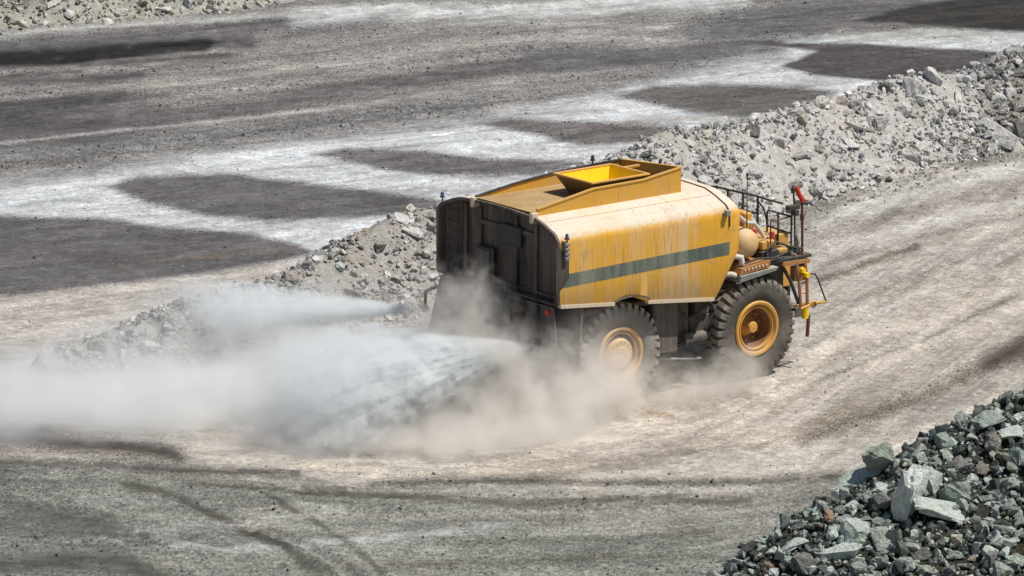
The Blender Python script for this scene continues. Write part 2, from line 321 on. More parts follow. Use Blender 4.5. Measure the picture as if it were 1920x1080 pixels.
def ridge_z(h, dd, X, Y, seed, slope=1.42, amp=.22):
    prof = 1-np.abs(dd)/(slope*h)
    prof = np.where(prof > .86, .86+(prof-.86)*.55, prof)      # blunt crest
    z = h*prof*1.06
    z = z+amp*fbm(X*.55, Y*.55, seed)*np.clip(h, 0, 1)+amp*.45*fbm(X*1.9, Y*1.9, seed+5, 4)*np.clip(h, .2, 1)+.045*fbm(X*7, Y*7, seed+9, 3)
    return z

bs, BP = resample(BERM, .07); BT, BN = frame(BP)
ps, PP = resample(PILE, .07); PT, PN = frame(PP)

def berm_at(i, f, seed=3):
    """i index along the crest, f in -1.1..1.1 across (negative = towards the road)"""
    h = BP[i, 2]; dd = f*1.42*h
    X = BP[i, 0]+BN[i, 0]*dd; Y = BP[i, 1]+BN[i, 1]*dd
    return X, Y, ridge_z(h, dd, X, Y, seed)

def pile_at(i, dd, seed=21):
    h = PP[i, 2]
    X = PP[i, 0]+PN[i, 0]*dd; Y = PP[i, 1]+PN[i, 1]*dd
    z = np.where(dd > 0, h-dd*.72, h+dd*.40)
    z = z+.30*fbm(X*.5, Y*.5, seed)+.16*fbm(X*1.7, Y*1.7, seed+5)+.05*fbm(X*6, Y*6, seed+9, 3)
    return X, Y, z

def bank_dist(X, Y):
    """distance behind the foot line of the far bank (positive uphill)"""
    yb = np.interp(X, BANK[:, 0], BANK[:, 1]); return (Y-yb)*.9

def in_poly(px, py, pts):
    c = np.zeros(px.shape, bool); n = len(pts)
    for i in range(n):
        x1, y1 = pts[i]; x2, y2 = pts[(i+1) % n]
        if y1 == y2: continue
        t = ((y1 > py) != (y2 > py)) & (px < (x2-x1)*(py-y1)/(y2-y1)+x1); c ^= t
    return c

def seg_dist(px, py, pts, closed):
    best = np.full(px.shape, 1e9); n = len(pts)
    for i in range(n if closed else n-1):
        x1, y1 = pts[i]; x2, y2 = pts[(i+1) % n]
        dx, dy = x2-x1, y2-y1; L = dx*dx+dy*dy+1e-9
        t = np.clip(((px-x1)*dx+(py-y1)*dy)/L, 0, 1)
        best = np.minimum(best, np.hypot(px-x1-t*dx, py-y1-t*dy))
    return best

# ------------------------------------------------------------------ the ground, one sheet
def axis(lo, hi, step, far):
    a = list(np.arange(lo, hi+step/2, step)); s = step; v = a[-1]; up = []
    while v < far: s *= 1.22; v += s; up.append(v)
    s = step; v = a[0]; dn = []
    while v > -far: s *= 1.22; v -= s; dn.append(v)
    return np.array(dn[::-1]+a+up)
gx = axis(-21, 21, .085, 1500); gy = axis(-36, 54, .15, 1500)
GX, GY = np.meshgrid(gx, gy, indexing='ij')
# flow direction of the traffic: (along, across)
xe = GX+.45*np.clip(GY+22, 0, 60)
vf = GY-(.012*np.minimum(xe, 0)**2+np.where(xe > 0, np.where(xe < 11, .052*xe**2, 6.29+1.144*(xe-11)), 0))
vb = GY-.5*GX
side = GY-np.interp(GX, BERM[:, 0], BERM[:, 1])
wb = sstep(-.5, 3.5, side)
V = vf*(1-wb)+vb*wb
flow = np.stack([GX, V], -1)
C = np.empty(GX.shape+(3,)); C[:] = lin(195, 189, 181)
wx = fbm(GX*.45, GY*.18, 41, 4); wy = fbm(GX*.45+50, GY*.18, 43, 4)
hx = fbm(GX*2.2, GY*.9, 61, 4)
for kind, pts, hw, soft, c, op in PAINT:
    q = [(x, y*.25) for x, y in pts]
    xs = [p[0] for p in q]; ys = [p[1] for p in q]; mg = hw+soft*3+1.2
    sel = (GX > min(xs)-mg) & (GX < max(xs)+mg) & (GY*.25 > min(ys)-mg) & (GY*.25 < max(ys)+mg)
    if not sel.any(): continue
    amp = min(1.0, hw+soft)
    px = GX[sel]+wx[sel]*.55*amp; py = GY[sel]*.25+wy[sel]*.30*amp+hx[sel]*.10*amp
    if kind == 'p':
        dist = seg_dist(px, py, q, True); dist = np.where(in_poly(px, py, q), -dist, dist)
    else:
        dist = seg_dist(px, py, q, False)-hw
    a = (1-sstep(-soft, soft, dist))*op
    if kind == 'l': a = a*(1-.3*sstep(.0, .7, hx[sel]))
    C[sel] = C[sel]*(1-a[:, None])+np.array(c)*a[:, None]
C *= .70
near = np.clip(1-np.hypot(GX/70, GY/90), 0, 1)
Z = .05*fbm(GX*.25, GY*.25, 71)+(.035*fbm(GX*.35, V*1.6, 73, 4)+.03*fbm(GX*1.2, GY*1.2, 75, 4)+.014*fbm(GX*4, GY*4, 79, 2))*(near > 0)
# pressed tread prints of big tyres
def tread(pts, w, dep, seed):
    global Z, C
    P = np.array(pts, float); d_ = np.r_[0, np.cumsum(np.hypot(*np.diff(P, axis=0).T))]
    t_ = np.linspace(0, d_[-1], 60); Q = np.stack([np.interp(t_, d_, P[:, 0]), np.interp(t_, d_, P[:, 1])], 1)
    for _ in range(6): Q[1:-1] = (Q[:-2]+Q[1:-1]*2+Q[2:])/4
    sel = (GX > Q[:, 0].min()-1.5) & (GX < Q[:, 0].max()+1.5) & (GY > Q[:, 1].min()-1.5) & (GY < Q[:, 1].max()+1.5)
    px, py = GX[sel], GY[sel]; best = np.full(px.shape, 1e9); sg = np.zeros(px.shape); al = np.zeros(px.shape); acc = 0
    for a, b in zip(Q[:-1], Q[1:]):
        dx, dy = b-a; L = math.hypot(dx, dy); t = np.clip(((px-a[0])*dx+(py-a[1])*dy)/L**2, 0, 1)
        ex, ey = px-a[0]-t*dx, py-a[1]-t*dy; dd = np.hypot(ex, ey); m_ = dd < best
        best[m_] = dd[m_]; sg[m_] = ((dx*ey-dy*ex)/L)[m_]; al[m_] = (acc+t*L)[m_]; acc += L
    inside = 1-sstep(w*.85, w*1.1, best); wob = .6+.4*np.clip(fbm(px*.9, py*.9, seed)*3+.4, -1, 1)
    lug = np.sin(2*math.pi*(al/.42+np.abs(sg)/w*.45))*inside*wob
    Z[sel] += lug*dep*.5-inside*dep*.5*wob+dep*.8*wob*np.exp(-((best-w*1.25)/(w*.22))**2)
    C[sel] *= (1+.13*lug-.06*inside*wob)[:, None]
for k_, (pts, w) in enumerate(TRACKS): tread(pts, w, .055, 200+k_)
# ruts of the haul trucks that turned here
for pts, w, dep in ([[(-5.6, -25.2), (-4.7, -26.4), (-3.8, -28.1), (-3.2, -29.6)], .16, .10], [[(-9.1, -24.2), (-7.1, -25.9), (-6.3, -26.6)], .3, .07]):
    dd = seg_dist(GX, GY, pts, False); Z -= dep*np.exp(-(dd/w)**2); Z += dep*.6*np.exp(-((dd-w*1.8)/w)**2)
Z *= 1
hb = np.maximum(bank_dist(GX, GY), 0)*(GX < 4)*(near > 0)
Z = Z+np.where(hb > 0, hb*.10, 0)*(hb < 30)
lum = C.mean(-1, keepdims=True)
ground = grid_mesh('ground', np.stack([GX, GY, Z], -1), M_ground, C, flow)
tag(ground, kind='structure')

def ground_z(x, y):
    i = np.clip(np.searchsorted(gx, x), 1, len(gx)-1); j = np.clip(np.searchsorted(gy, y), 1, len(gy)-1)
    return Z[i, j]

# ------------------------------------------------------------------ berm, foreground spoil pile, far bank
fs = np.concatenate([np.linspace(-1.18, -.9, 8), np.linspace(-.88, .9, 52), np.linspace(.95, 1.2, 6)])
ii = np.arange(len(BP))
X = np.empty((len(ii), len(fs), 3)); CC = np.empty_like(X)
for k, f in enumerate(fs):
    x, y, z = berm_at(ii, f); X[:, k] = np.stack([x, y, z], 1)
far_right = sstep(14.2, 15.6, X[..., 0]+.5*fbm(X[..., 0], X[..., 1], 5))
left = 1-sstep(-5, 2, X[..., 0])
n1 = fbm(X[..., 0]*.8, X[..., 1]*.8, 91)
cA = np.array(lin(212, 210, 206)); cB = np.array(lin(186, 183, 178)); cD = np.array(lin(150, 143, 132)); cE = np.array(lin(190, 184, 174))
CC[:] = cA; CC = CC*(1-left[..., None])+cB*left[..., None]
br = sstep(.1, .5, n1)*.5; CC = CC*(1-br[..., None])+cE*br[..., None]
CC = CC*(1-far_right[..., None])+cD*far_right[..., None]
berm = grid_mesh('berm', X, M_rub, CC*.74); tag(berm, kind='structure')

ds = np.concatenate([np.linspace(-13, -7, 20), np.linspace(-6.9, 1.4, 110), np.linspace(1.6, 6, 18)])
ii = np.arange(len(PP)); X = np.empty((len(ii), len(ds), 3))
for k, dv in enumerate(ds):
    x, y, z = pile_at(ii, dv); X[:, k] = np.stack([x, y, z], 1)
n1 = fbm(X[..., 0]*1.2, X[..., 1]*1.2, 97)
CC = np.empty_like(X); CC[:] = lin(118, 124, 112)
br = sstep(.0, .5, n1)*.6; CC = CC*(1-br[..., None])+np.array(lin(138, 122, 98))*br[..., None]
spoil = grid_mesh('spoil_pile', X, M_rub, CC*.22); tag(spoil, kind='structure')  # soil colour blackened to paint the shade in gaps between stones

bx = np.arange(-40, 6, .16); bd = np.arange(-.5, 14, .16)
X = np.empty((len(bx), len(bd), 3))
for j, dv in enumerate(bd):
    yb = np.interp(bx, BANK[:, 0], BANK[:, 1]); y = yb+dv
    X[:, j, 0] = bx; X[:, j, 1] = y
    X[:, j, 2] = -.15+max(dv, 0)*.52+.25*fbm(bx*.5, y*.5, 31)*min(1, max(dv, 0)+.2)+.12*fbm(bx*2, y*2, 33)*min(1, max(dv+.3, 0))
CC = np.empty_like(X); CC[:] = np.array(lin(182, 180, 170))
dk = (1-sstep(-17.0, -14.5, X[..., 0]))*sstep(1.0, 2.2, X[..., 1]-np.interp(X[..., 0], BANK[:, 0], BANK[:, 1]))
CC = CC*(1-dk[..., None]*.55)
bank = grid_mesh('hillside', X, M_rub, CC*.85); tag(bank, kind='structure')

def bank_at(x, dv):
    yb = np.interp(x, BANK[:, 0], BANK[:, 1]); y = yb+dv
    return x, y, -.15+np.maximum(dv, 0)*.52+.25*fbm(x*.5, y*.5, 31)*np.minimum(1, dv+.2)+.12*fbm(x*2, y*2, 33)

# ------------------------------------------------------------------ rocks
def hull_mesh(name, seed, n=16, dims=(1, 1, 1), pw=.35):
    r = random.Random(seed); bm = bmesh.new()
    for _ in range(n):
        v = Vector((r.gauss(0, 1), r.gauss(0, 1), r.gauss(0, 1))).normalized()
        v = Vector(math.copysign(abs(c)**(1-pw), c) for c in v)*(.5*r.uniform(.82, 1.1))
        bm.verts.new((v.x*dims[0], v.y*dims[1], v.z*dims[2]))
    res = bmesh.ops.convex_hull(bm, input=bm.verts)
    junk = [e for e in res['geom_interior'] if isinstance(e, bmesh.types.BMVert)]
    bmesh.ops.delete(bm, geom=junk, context='VERTS')
    bmesh.ops.dissolve_limit(bm, angle_limit=R(9), verts=bm.verts, edges=bm.edges)
    bmesh.ops.triangulate(bm, faces=bm.faces)
    if n > 14:                                            # big rocks: chipped edges and rough facets
        bmesh.ops.subdivide_edges(bm, edges=bm.edges, cuts=2, use_grid_fill=True)
        for v in bm.verts:
            v.co *= 1+.085*r.uniform(-1, 1)
    me = bpy.data.meshes.new(name); bm.to_mesh(me); bm.free(); return me

SHAPES = {  # word -> (dims, prototypes)
 'blocky': ((1, .85, .8), .55), 'rounded': ((1, .9, .8), .1), 'flat slab': ((1.25, .85, .30), .5),
 'wedge shaped': ((1.1, .7, .55), .2), 'long': ((1.5, .6, .5), .45), 'jagged': ((1, .8, .9), -.1)}
PROTO = {}
for k, (w, (dm, pw)) in enumerate(SHAPES.items()):
    PROTO[w] = [hull_mesh('rock', 100+k*10+j, 20 if w != 'jagged' else 15, dm, pw) for j in range(3)]
small = []
for k in range(14):
    r = random.Random(900+k)
    me = hull_mesh('tmp', 900+k, r.choice([9, 10, 12]), (1, r.uniform(.6, 1), r.uniform(.4, .85)), r.uniform(-.1, .5))
    V_ = np.array([v.co[:] for v in me.vertices]); F_ = np.array([p.vertices[:] for p in me.polygons]); small.append((V_, F_)); bpy.data.meshes.remove(me)

def rubble(name, pos, size, cols, flatten=.0):
    """many small stones as one object"""
    vs, fcs, cs = [], [], []; off = 0
    for k in range(len(pos)):
        Vv, Ff = small[rng.randint(len(small))]
        q = Euler(rng.uniform(0, 6.28, 3)).to_matrix(); Mx = np.array(q)
        v = (Vv*size[k]) @ Mx.T
        v[:, 2] *= (1-flatten)
        vs.append(v+pos[k]); fcs.append(Ff+off); off += len(v); cs.append(np.repeat(cols[k][None], len(v), 0))
    Va = np.concatenate(vs); Fa = np.concatenate(fcs); Ca = np.concatenate(cs)
    me = bpy.data.meshes.new(name)
    me.vertices.add(len(Va)); me.vertices.foreach_set('co', Va.reshape(-1).astype(np.float32))
    me.loops.add(len(Fa)*3); me.loops.foreach_set('vertex_index', Fa.reshape(-1).astype(np.int32))
    me.polygons.add(len(Fa)); me.polygons.foreach_set('loop_start', np.arange(0, len(Fa)*3, 3, dtype=np.int32))
    me.update(calc_edges=True); me.polygons.foreach_set('use_smooth', [False]*len(Fa))
    a = me.color_attributes.new('tint', 'FLOAT_COLOR', 'POINT'); c = np.ones((len(Va), 4), np.float32); c[:, :3] = Ca; a.data.foreach_set('color', c.reshape(-1))
    me.materials.append(M_rub)
    o = bpy.data.objects.new(name, me); col.objects.link(o)
    return tag(o, kind='stuff')

def shade(base, n, var=.22):
    c = np.tile(np.array(base), (n, 1)); return c*(1+rng.uniform(-var, var, (n, 1)))*(1+rng.uniform(-.04, .04, (n, 3)))

# small stones on the berm
n = 26000
i = rng.randint(0, len(BP), n); f = rng.uniform(-1.16, .4, n)
sz = np.exp(rng.normal(math.log(.10), .55, n)).clip(.04, .36)
x, y, z = berm_at(i, f)
cl = fbm(x*.8, y*.8, 55); right = sstep(13.5, 15.5, x)
keep = rng.uniform(0, 1, n) < (.45+1.1*cl+.5*right+.25*(f < -.95)+.25*(np.abs(f) < .15))
foot = rng.uniform(0, 1, n) < .08
x = x[keep]; y = y[keep]; z = z[keep]; sz = sz[keep]*(1+.5*right[keep])
cols = shade((.56, .555, .545), len(x), .45); cols[x < -1] *= (.86, .85, .83); cols[x > 14.6] *= .75
b = rubble('rubble', np.stack([x, y, z+sz*.22], 1), sz, cols, .1)
tag(b, 'small broken grey stones covering the long rock berm', 'rubble')
# spill at the foot of the berm
n = 1500
i = rng.randint(0, len(BP), n); f = -1.08-np.abs(rng.normal(0, .22, n))
x, y, z = berm_at(i, f); sz = np.exp(rng.normal(math.log(.07), .45, n)).clip(.03, .22)
b = rubble('rubble', np.stack([x, y, ground_z(x, y)+sz*.15], 1), sz, shade((.42, .41, .38), n, .3))
tag(b, 'scattered stones rolled onto the road at the berm foot', 'rubble')
# the foreground pile
n = 30000
i = rng.randint(0, len(PP), n); dv = np.where(rng.uniform(0, 1, n) < .86, rng.uniform(-10.5, 1.0, n), rng.uniform(1.0, 5.0, n))
sz = np.exp(rng.normal(math.log(.13), .55, n)).clip(.05, .45)
x, y, z = pile_at(i, dv)
kp = (z > -.2) & (x < 15)
x = x[kp]; y = y[kp]; z = z[kp]; sz = sz[kp]; m_ = len(x)
cols = shade((.32, .36, .335), m_, .45); w = rng.uniform(0, 1, m_)
cols[w < .2] *= (1.35, 1.32, 1.33); cols[(w > .24) & (w < .29)] *= (1.1, .93, .76); cols[w > .66] *= .33  # pale and blackened stones paint in highlights and gap shade; browns are natural
b = rubble('rubble', np.stack([x, y, z+sz*rng.uniform(-.1, .5, m_)], 1), sz, cols, .1)
tag(b, 'small greenish broken stones covering the near spoil pile', 'rubble')
# far bank
n = 5200
x = rng.uniform(-24, -3, n); dv = rng.uniform(-.3, 8, n); x, y, z = bank_at(x, dv)
sz = np.exp(rng.normal(math.log(.13), .5, n)).clip(.05, .5)
dkm = (x < -15) & (dv > 1.2); sz[dkm] *= 1.5
b = rubble('rubble', np.stack([x, y, z+sz*.15], 1), sz, shade((.44, .435, .40), n, .45), .05)
tag(b, 'stones covering the far bank at the top left', 'rubble')
# loose gravel on the roads
n = 230000
x = rng.uniform(-19, 19, n); y = -31+rng.uniform(0, 1, n)**1.15*78
xi = np.clip(np.searchsorted(gx, x), 1, len(gx)-1); yi = np.clip(np.searchsorted(gy, y), 1, len(gy)-1)
L_ = lum[xi, yi, 0]; Vv_ = V[xi, yi]
cl = fbm(x*.3, Vv_*1.1, 57)
keep = rng.uniform(0, 1, n) < np.clip(.015+.28*np.clip(cl, 0, 1)+.34*(1-sstep(.16, .34, L_))*(cl > -.1), .006, 1)
keep &= rng.uniform(0, 1, n) < sstep(.10, .16, L_)+.04
keep &= rng.uniform(0, 1, n) < .55
x = x[keep]; y = y[keep]; L_ = L_[keep]; sz = np.exp(rng.normal(math.log(.042), .42, len(x))).clip(.02, .15)*(1+.2*(y > 15))
gcol = shade((1., .99, .96), len(x), .4)*np.clip(L_*1.25, .1, .6)[:, None]
gw = rng.uniform(0, 1, len(x)); gcol[gw < .25] *= 1.4; gcol[gw > .8] *= .6
b = rubble('gravel', np.stack([x, y, ground_z(x, y)+sz*.2], 1), sz, gcol, .2)
tag(b, 'loose gravel strewn over the haul road', 'gravel')

# single rocks: gathered first, then named by what sets each apart
ROCKS = []
cp, sp_ = math.cos(PITCH), math.sin(PITCH)
def seen_at(x, y, z):           # where a point of the site shows in the photograph's frame
    dx, dy, dz = x, y+DIST*cp, z-DIST*sp_
    dep = dy*cp-dz*sp_; up = dy*sp_+dz*cp
    return 960+10073*dx/dep, 540-10073*up/dep
bi, bf = np.meshgrid(np.arange(0, len(BP), 2), np.linspace(-1.15, .2, 60), indexing='ij'); bxyz = berm_at(bi, bf); bpx = seen_at(*bxyz)
pi_, pd = np.meshgrid(np.arange(0, len(PP), 2), np.linspace(-8, .6, 110), indexing='ij'); pxyz = pile_at(pi_, pd); ppx = seen_at(*pxyz)

def add_rock(zone, hgt, p, size, shape, colour, yaw=None, tilt=.5, sink=.22, special=None, stretch=(1, 1, 1), rot=None):
    ROCKS.append(dict(zone=zone, hgt=hgt, p=p, size=size, shape=shape, colour=colour, special=special, stretch=stretch, sink=sink,
        rot=rot or (random.uniform(-tilt, tilt), random.uniform(-tilt, tilt), random.uniform(0, 6.28) if yaw is None else yaw)))

def bzone(x):
    return ('berm tail at left' if x < -6.4 else 'berm left of truck' if x < 1 else 'berm above truck tank' if x < 6.6 else 'berm right of truck' if x < 14.4 else 'dark right-edge heap')
def bhgt(f): return 'on crest of' if f > -.18 else 'high on' if f > -.58 else 'low on' if f > -1.0 else 'at foot of'

def on_berm(px, py, size, shape, colour, special=None, **k):
    q = np.argmin((bpx[0]-px)**2+(bpx[1]-py)**2); i, f = bi.flat[q], bf.flat[q]
    add_rock(bzone(bxyz[0].flat[q]), bhgt(f), [c.flat[q] for c in bxyz], size, shape, colour, special=special, **k)
def on_pile(px, py, size, shape, colour, special=None, **k):
    q = np.argmin((ppx[0]-px)**2+(ppx[1]-py)**2); dv = pd.flat[q]
    add_rock('near spoil pile', 'on crest of' if dv > -1 else 'high on' if dv > -2.8 else 'low on', [c.flat[q] for c in pxyz], size, shape, colour, special=special, **k)

on_berm(1868, 262, 1.3, 'flat slab', 'light grey', 'long pale slab leaning at the foot of the dark heap at right', rot=(.75, .35, -.75), stretch=(1, .55, .8), sink=.1)
on_berm(1712, 172, .8, 'blocky', 'light grey', 'biggest pale block high on the berm right of truck')
on_berm(1752, 152, .85, 'wedge shaped', 'light grey', 'tall pale wedge on the berm crest with a deep shadow beside it', rot=(.2, 1.1, .6))
on_berm(1690, 207, .8, 'wedge shaped', 'light grey', 'broad pale wedge of rock halfway up the berm right of truck', rot=(.3, .35, -.6))
on_berm(1725, 190, .5, 'rounded', 'white', 'egg shaped white rock beside the broad wedge on the berm')
on_berm(1412, 250, .5, 'blocky', 'dark grey', 'dark block standing alone high on the berm above the handrails')
on_berm(1708, 296, .85, 'wedge shaped', 'light grey', 'pale pointed rock near the road at the foot of right berm', rot=(.9, .3, -.4))
on_berm(1543, 196, .6, 'rounded', 'light grey', 'smooth pale rock sitting on the berm crest left of the big blocks')
on_berm(1640, 236, .65, 'blocky', 'mid grey'); on_berm(1600, 238, .6, 'flat slab', 'light grey'); on_berm(1660, 165, .45, 'blocky', 'dark grey')
on_berm(773, 437, .55, 'flat slab', 'light grey', 'flat pale slab jutting from the berm just left of the tank', rot=(.15, .25, -.3))
on_berm(757, 410, .55, 'flat slab', 'light grey', 'wide pale slab on the berm crest just left of the tank', rot=(.3, .2, -.2))
on_berm(713, 458, .55, 'wedge shaped', 'brownish'); on_berm(641, 500, .4, 'rounded', 'white'); on_berm(840, 500, .45, 'blocky', 'light grey')
on_berm(283, 655, .6, 'wedge shaped', 'white', 'white rock showing through the spray mist at far left', sink=.05)
on_berm(432, 686, .6, 'jagged', 'white', 'white jagged rock in the mist below the left berm', sink=0)
on_pile(1703, 968, 1.3, 'wedge shaped', 'white', 'tall white pointed rock standing upright on the near pile', rot=(.15, -1.1, .35), stretch=(1, .75, 1.1), sink=-.12)
on_pile(1652, 884, .95, 'rounded', 'greenish grey', 'big smooth green boulder sitting on the crest of near pile', rot=(.15, -.35, .1), stretch=(1, .8, .75), sink=-.1)
on_pile(1622, 918, 1.15, 'long', 'pale green', 'long pale green slab lying below the smooth boulder', rot=(.2, -.45, .2), stretch=(1, 1, .7), sink=0)
on_pile(1757, 972, 1.0, 'flat slab', 'pale green', 'pale green slab propped right of the white pointed rock', rot=(.3, .2, .2), sink=0)
on_pile(1606, 1012, .7, 'blocky', 'pale green', 'pale green block in the lower middle of the near pile', sink=0)
on_pile(1652, 958, .48, 'rounded', 'dark grey', 'dark round boulder left of the white pointed rock', sink=-.1)
on_pile(1549, 980, .34, 'blocky', 'rusty orange', 'rusty orange stone at the left edge of the near pile', sink=-.1)
on_pile(1668, 880, .3, 'blocky', 'rusty orange', 'small rusty stone lodged against the smooth green boulder', sink=-.2)
on_pile(1850, 800, .65, 'flat slab', 'greenish grey', 'greenish slab near the top right of the near pile', rot=(.45, -.3, .5), sink=0)
on_pile(1897, 818, .5, 'flat slab', 'pale green', 'pale slab close to the right frame edge on near pile', rot=(.5, -.2, .3), sink=0)
on_pile(1570, 1040, .8, 'long', 'pale green'); on_pile(1438, 1062, .3, 'blocky', 'rusty orange'); on_pile(1790, 930, .8, 'blocky', 'greenish grey')
on_pile(1480, 1030, .6, 'flat slab', 'pale green'); on_pile(1560, 1000, .6, 'wedge shaped', 'pale green'); on_pile(1680, 885, .45, 'wedge shaped', 'dark grey')

COL_B = ['light grey']*6+['mid grey']*3+['dark grey']+['brownish']
SH = ['blocky']*3+['flat slab']*2+['wedge shaped']*3+['jagged']*3+['rounded']+['long']
def far_enough(p, size, k=.55):
    return all((p[0]-q['p'][0])**2+(p[1]-q['p'][1])**2 > (k*(size+q['size']))**2 for q in ROCKS)
idxr = np.where(BP[:, 0] > 2.2)[0]; idxl = np.where(BP[:, 0] < -1.9)[0]; idxd = np.where((BP[:, 0] > 14.2) & (BP[:, 0] < 18.2))[0]
def scatter(idx, n, smin, smax, colours, fr=(-1.12, .08)):
    k = t = 0
    while k < n and t < 12000:
        t += 1
        i = random.choice(idx); f = random.uniform(*fr); p = [float(c) for c in berm_at(i, f)]
        px, py = seen_at(*p)
        if not (4 < px < 1916 and 4 < py < 1076): continue
        if 822 < px < 1150 or (1150 <= px < 1390 and py > 300+(px-1150)*.35): continue
        s = min(smax, smin*random.paretovariate(2.4))
        if fbm(np.array([p[0]*.5]), np.array([p[1]*.5]), 55)[0] < random.uniform(-.55, .25) or not far_enough(p, s, .48): continue
        add_rock(bzone(p[0]), bhgt(f), p, s, random.choice(SH), random.choice(colours)); k += 1
scatter(idxr, 92, .27, .6, COL_B)
scatter(idxd, 46, .36, .75, ['mid grey']*4+['dark grey']*3+['brownish']+['light grey'])
scatter(idxl, 54, .24, .48, ['light grey']*4+['brownish']*3+['mid grey']*2)
k = t = 0
while k < 96 and t < 9000:
    t += 1
    i = random.randrange(len(PP)); dv = random.uniform(-9, .3); p = [float(c) for c in pile_at(i, dv)]
    px, py = seen_at(*p)
    if not (1340 < px < 1916 and 700 < py < 1076) or p[2] < -.1: continue
    s = min(.8, .30*random.paretovariate(2.4))
    if not far_enough(p, s, .42): continue
    add_rock('near spoil pile', 'on crest of' if dv > -1 else 'high on' if dv > -2.8 else 'low on', p, s, random.choice(SH),
             random.choice(['greenish grey']*6+['pale green']*2+['dark grey']*3)); k += 1
k = t = 0
while k < 16 and t < 3000:
    t += 1
    x = random.uniform(-18.5, -8); dv = random.uniform(.1, 4); p = [float(c) for c in bank_at(np.array(x), np.array(dv))]
    px, py = seen_at(*p); s = random.uniform(.35, .6)
    if not (4 < px < 640 and 3 < py < 60) or not far_enough(p, s): continue
    add_rock('far bank at top left', 'on', p, s, random.choice(SH), random.choice(['light grey', 'light grey', 'mid grey', 'brownish'])); k += 1
p = [float(c) for c in bank_at(np.array(-15.9), np.array(1.6))]
add_rock('far bank', 'on', p, 1.0, 'wedge shaped', 'light grey', special='pale wedge of rock beside the darkest stones at top left', rot=(.5, .9, .3))

NOUN = {'blocky': 'blocky rock', 'rounded': 'rounded rock', 'flat slab': 'slab', 'wedge shaped': 'wedge', 'long': 'long rock', 'jagged': 'jagged rock'}
ORD = ['leftmost', 'second', 'third', 'fourth', 'fifth', 'sixth', 'seventh', 'eighth', 'ninth', 'tenth', 'eleventh', 'twelfth', 'thirteenth', 'fourteenth']
buckets = {}
for r_ in ROCKS:
    if r_['special']: continue
    r_['sz'] = 'large' if r_['size'] > .55 else 'mid-sized' if r_['size'] > .4 else 'small'
    buckets.setdefault((r_['sz'], r_['colour'], r_['shape'], r_['hgt'], r_['zone']), []).append(r_)
for (sz_, c_, s_, h_, z_), L in buckets.items():
    L.sort(key=lambda q: seen_at(*q['p'])[0])
    for k, r_ in enumerate(L):
        if len(L) == 1: r_['label'] = f"{sz_} {c_} {NOUN[s_]} {h_} the {z_}"
        elif k == 0: r_['label'] = f"leftmost of {sz_} {c_} {NOUN[s_]}s {h_} the {z_}"
        else: r_['label'] = f"{ORD[k]} from left of {sz_} {c_} {NOUN[s_]}s {h_} {z_}"
GROUPS = {'near spoil pile': 'rocks on the near spoil pile', 'far bank': 'rocks on the far bank', 'far bank at top left': 'rocks on the far bank', 'dark right-edge heap': 'rocks on the dark heap'}
for r_ in ROCKS:
    pr = random.choice(PROTO[r_['shape']])
    o = bpy.data.objects.new('rock', pr); col.objects.link(o)
    if not pr.materials: pr.materials.append(ROCKM['light grey'])
    o.material_slots[0].link = 'OBJECT'; o.material_slots[0].material = ROCKM[r_['colour']]
    s = r_['size']; st = r_['stretch']; j = [random.uniform(.9, 1.12) for _ in range(3)]
    o.scale = (s*st[0]*j[0], s*st[1]*j[1], s*st[2]*j[2]); o.rotation_euler = r_['rot']
    p = r_['p']; o.location = (p[0], p[1], p[2]+s*(.27-r_['sink']))
    tag(o, r_.get('label') or r_['special'], 'rock', GROUPS.get(r_['zone'], 'rocks on the long berm'))

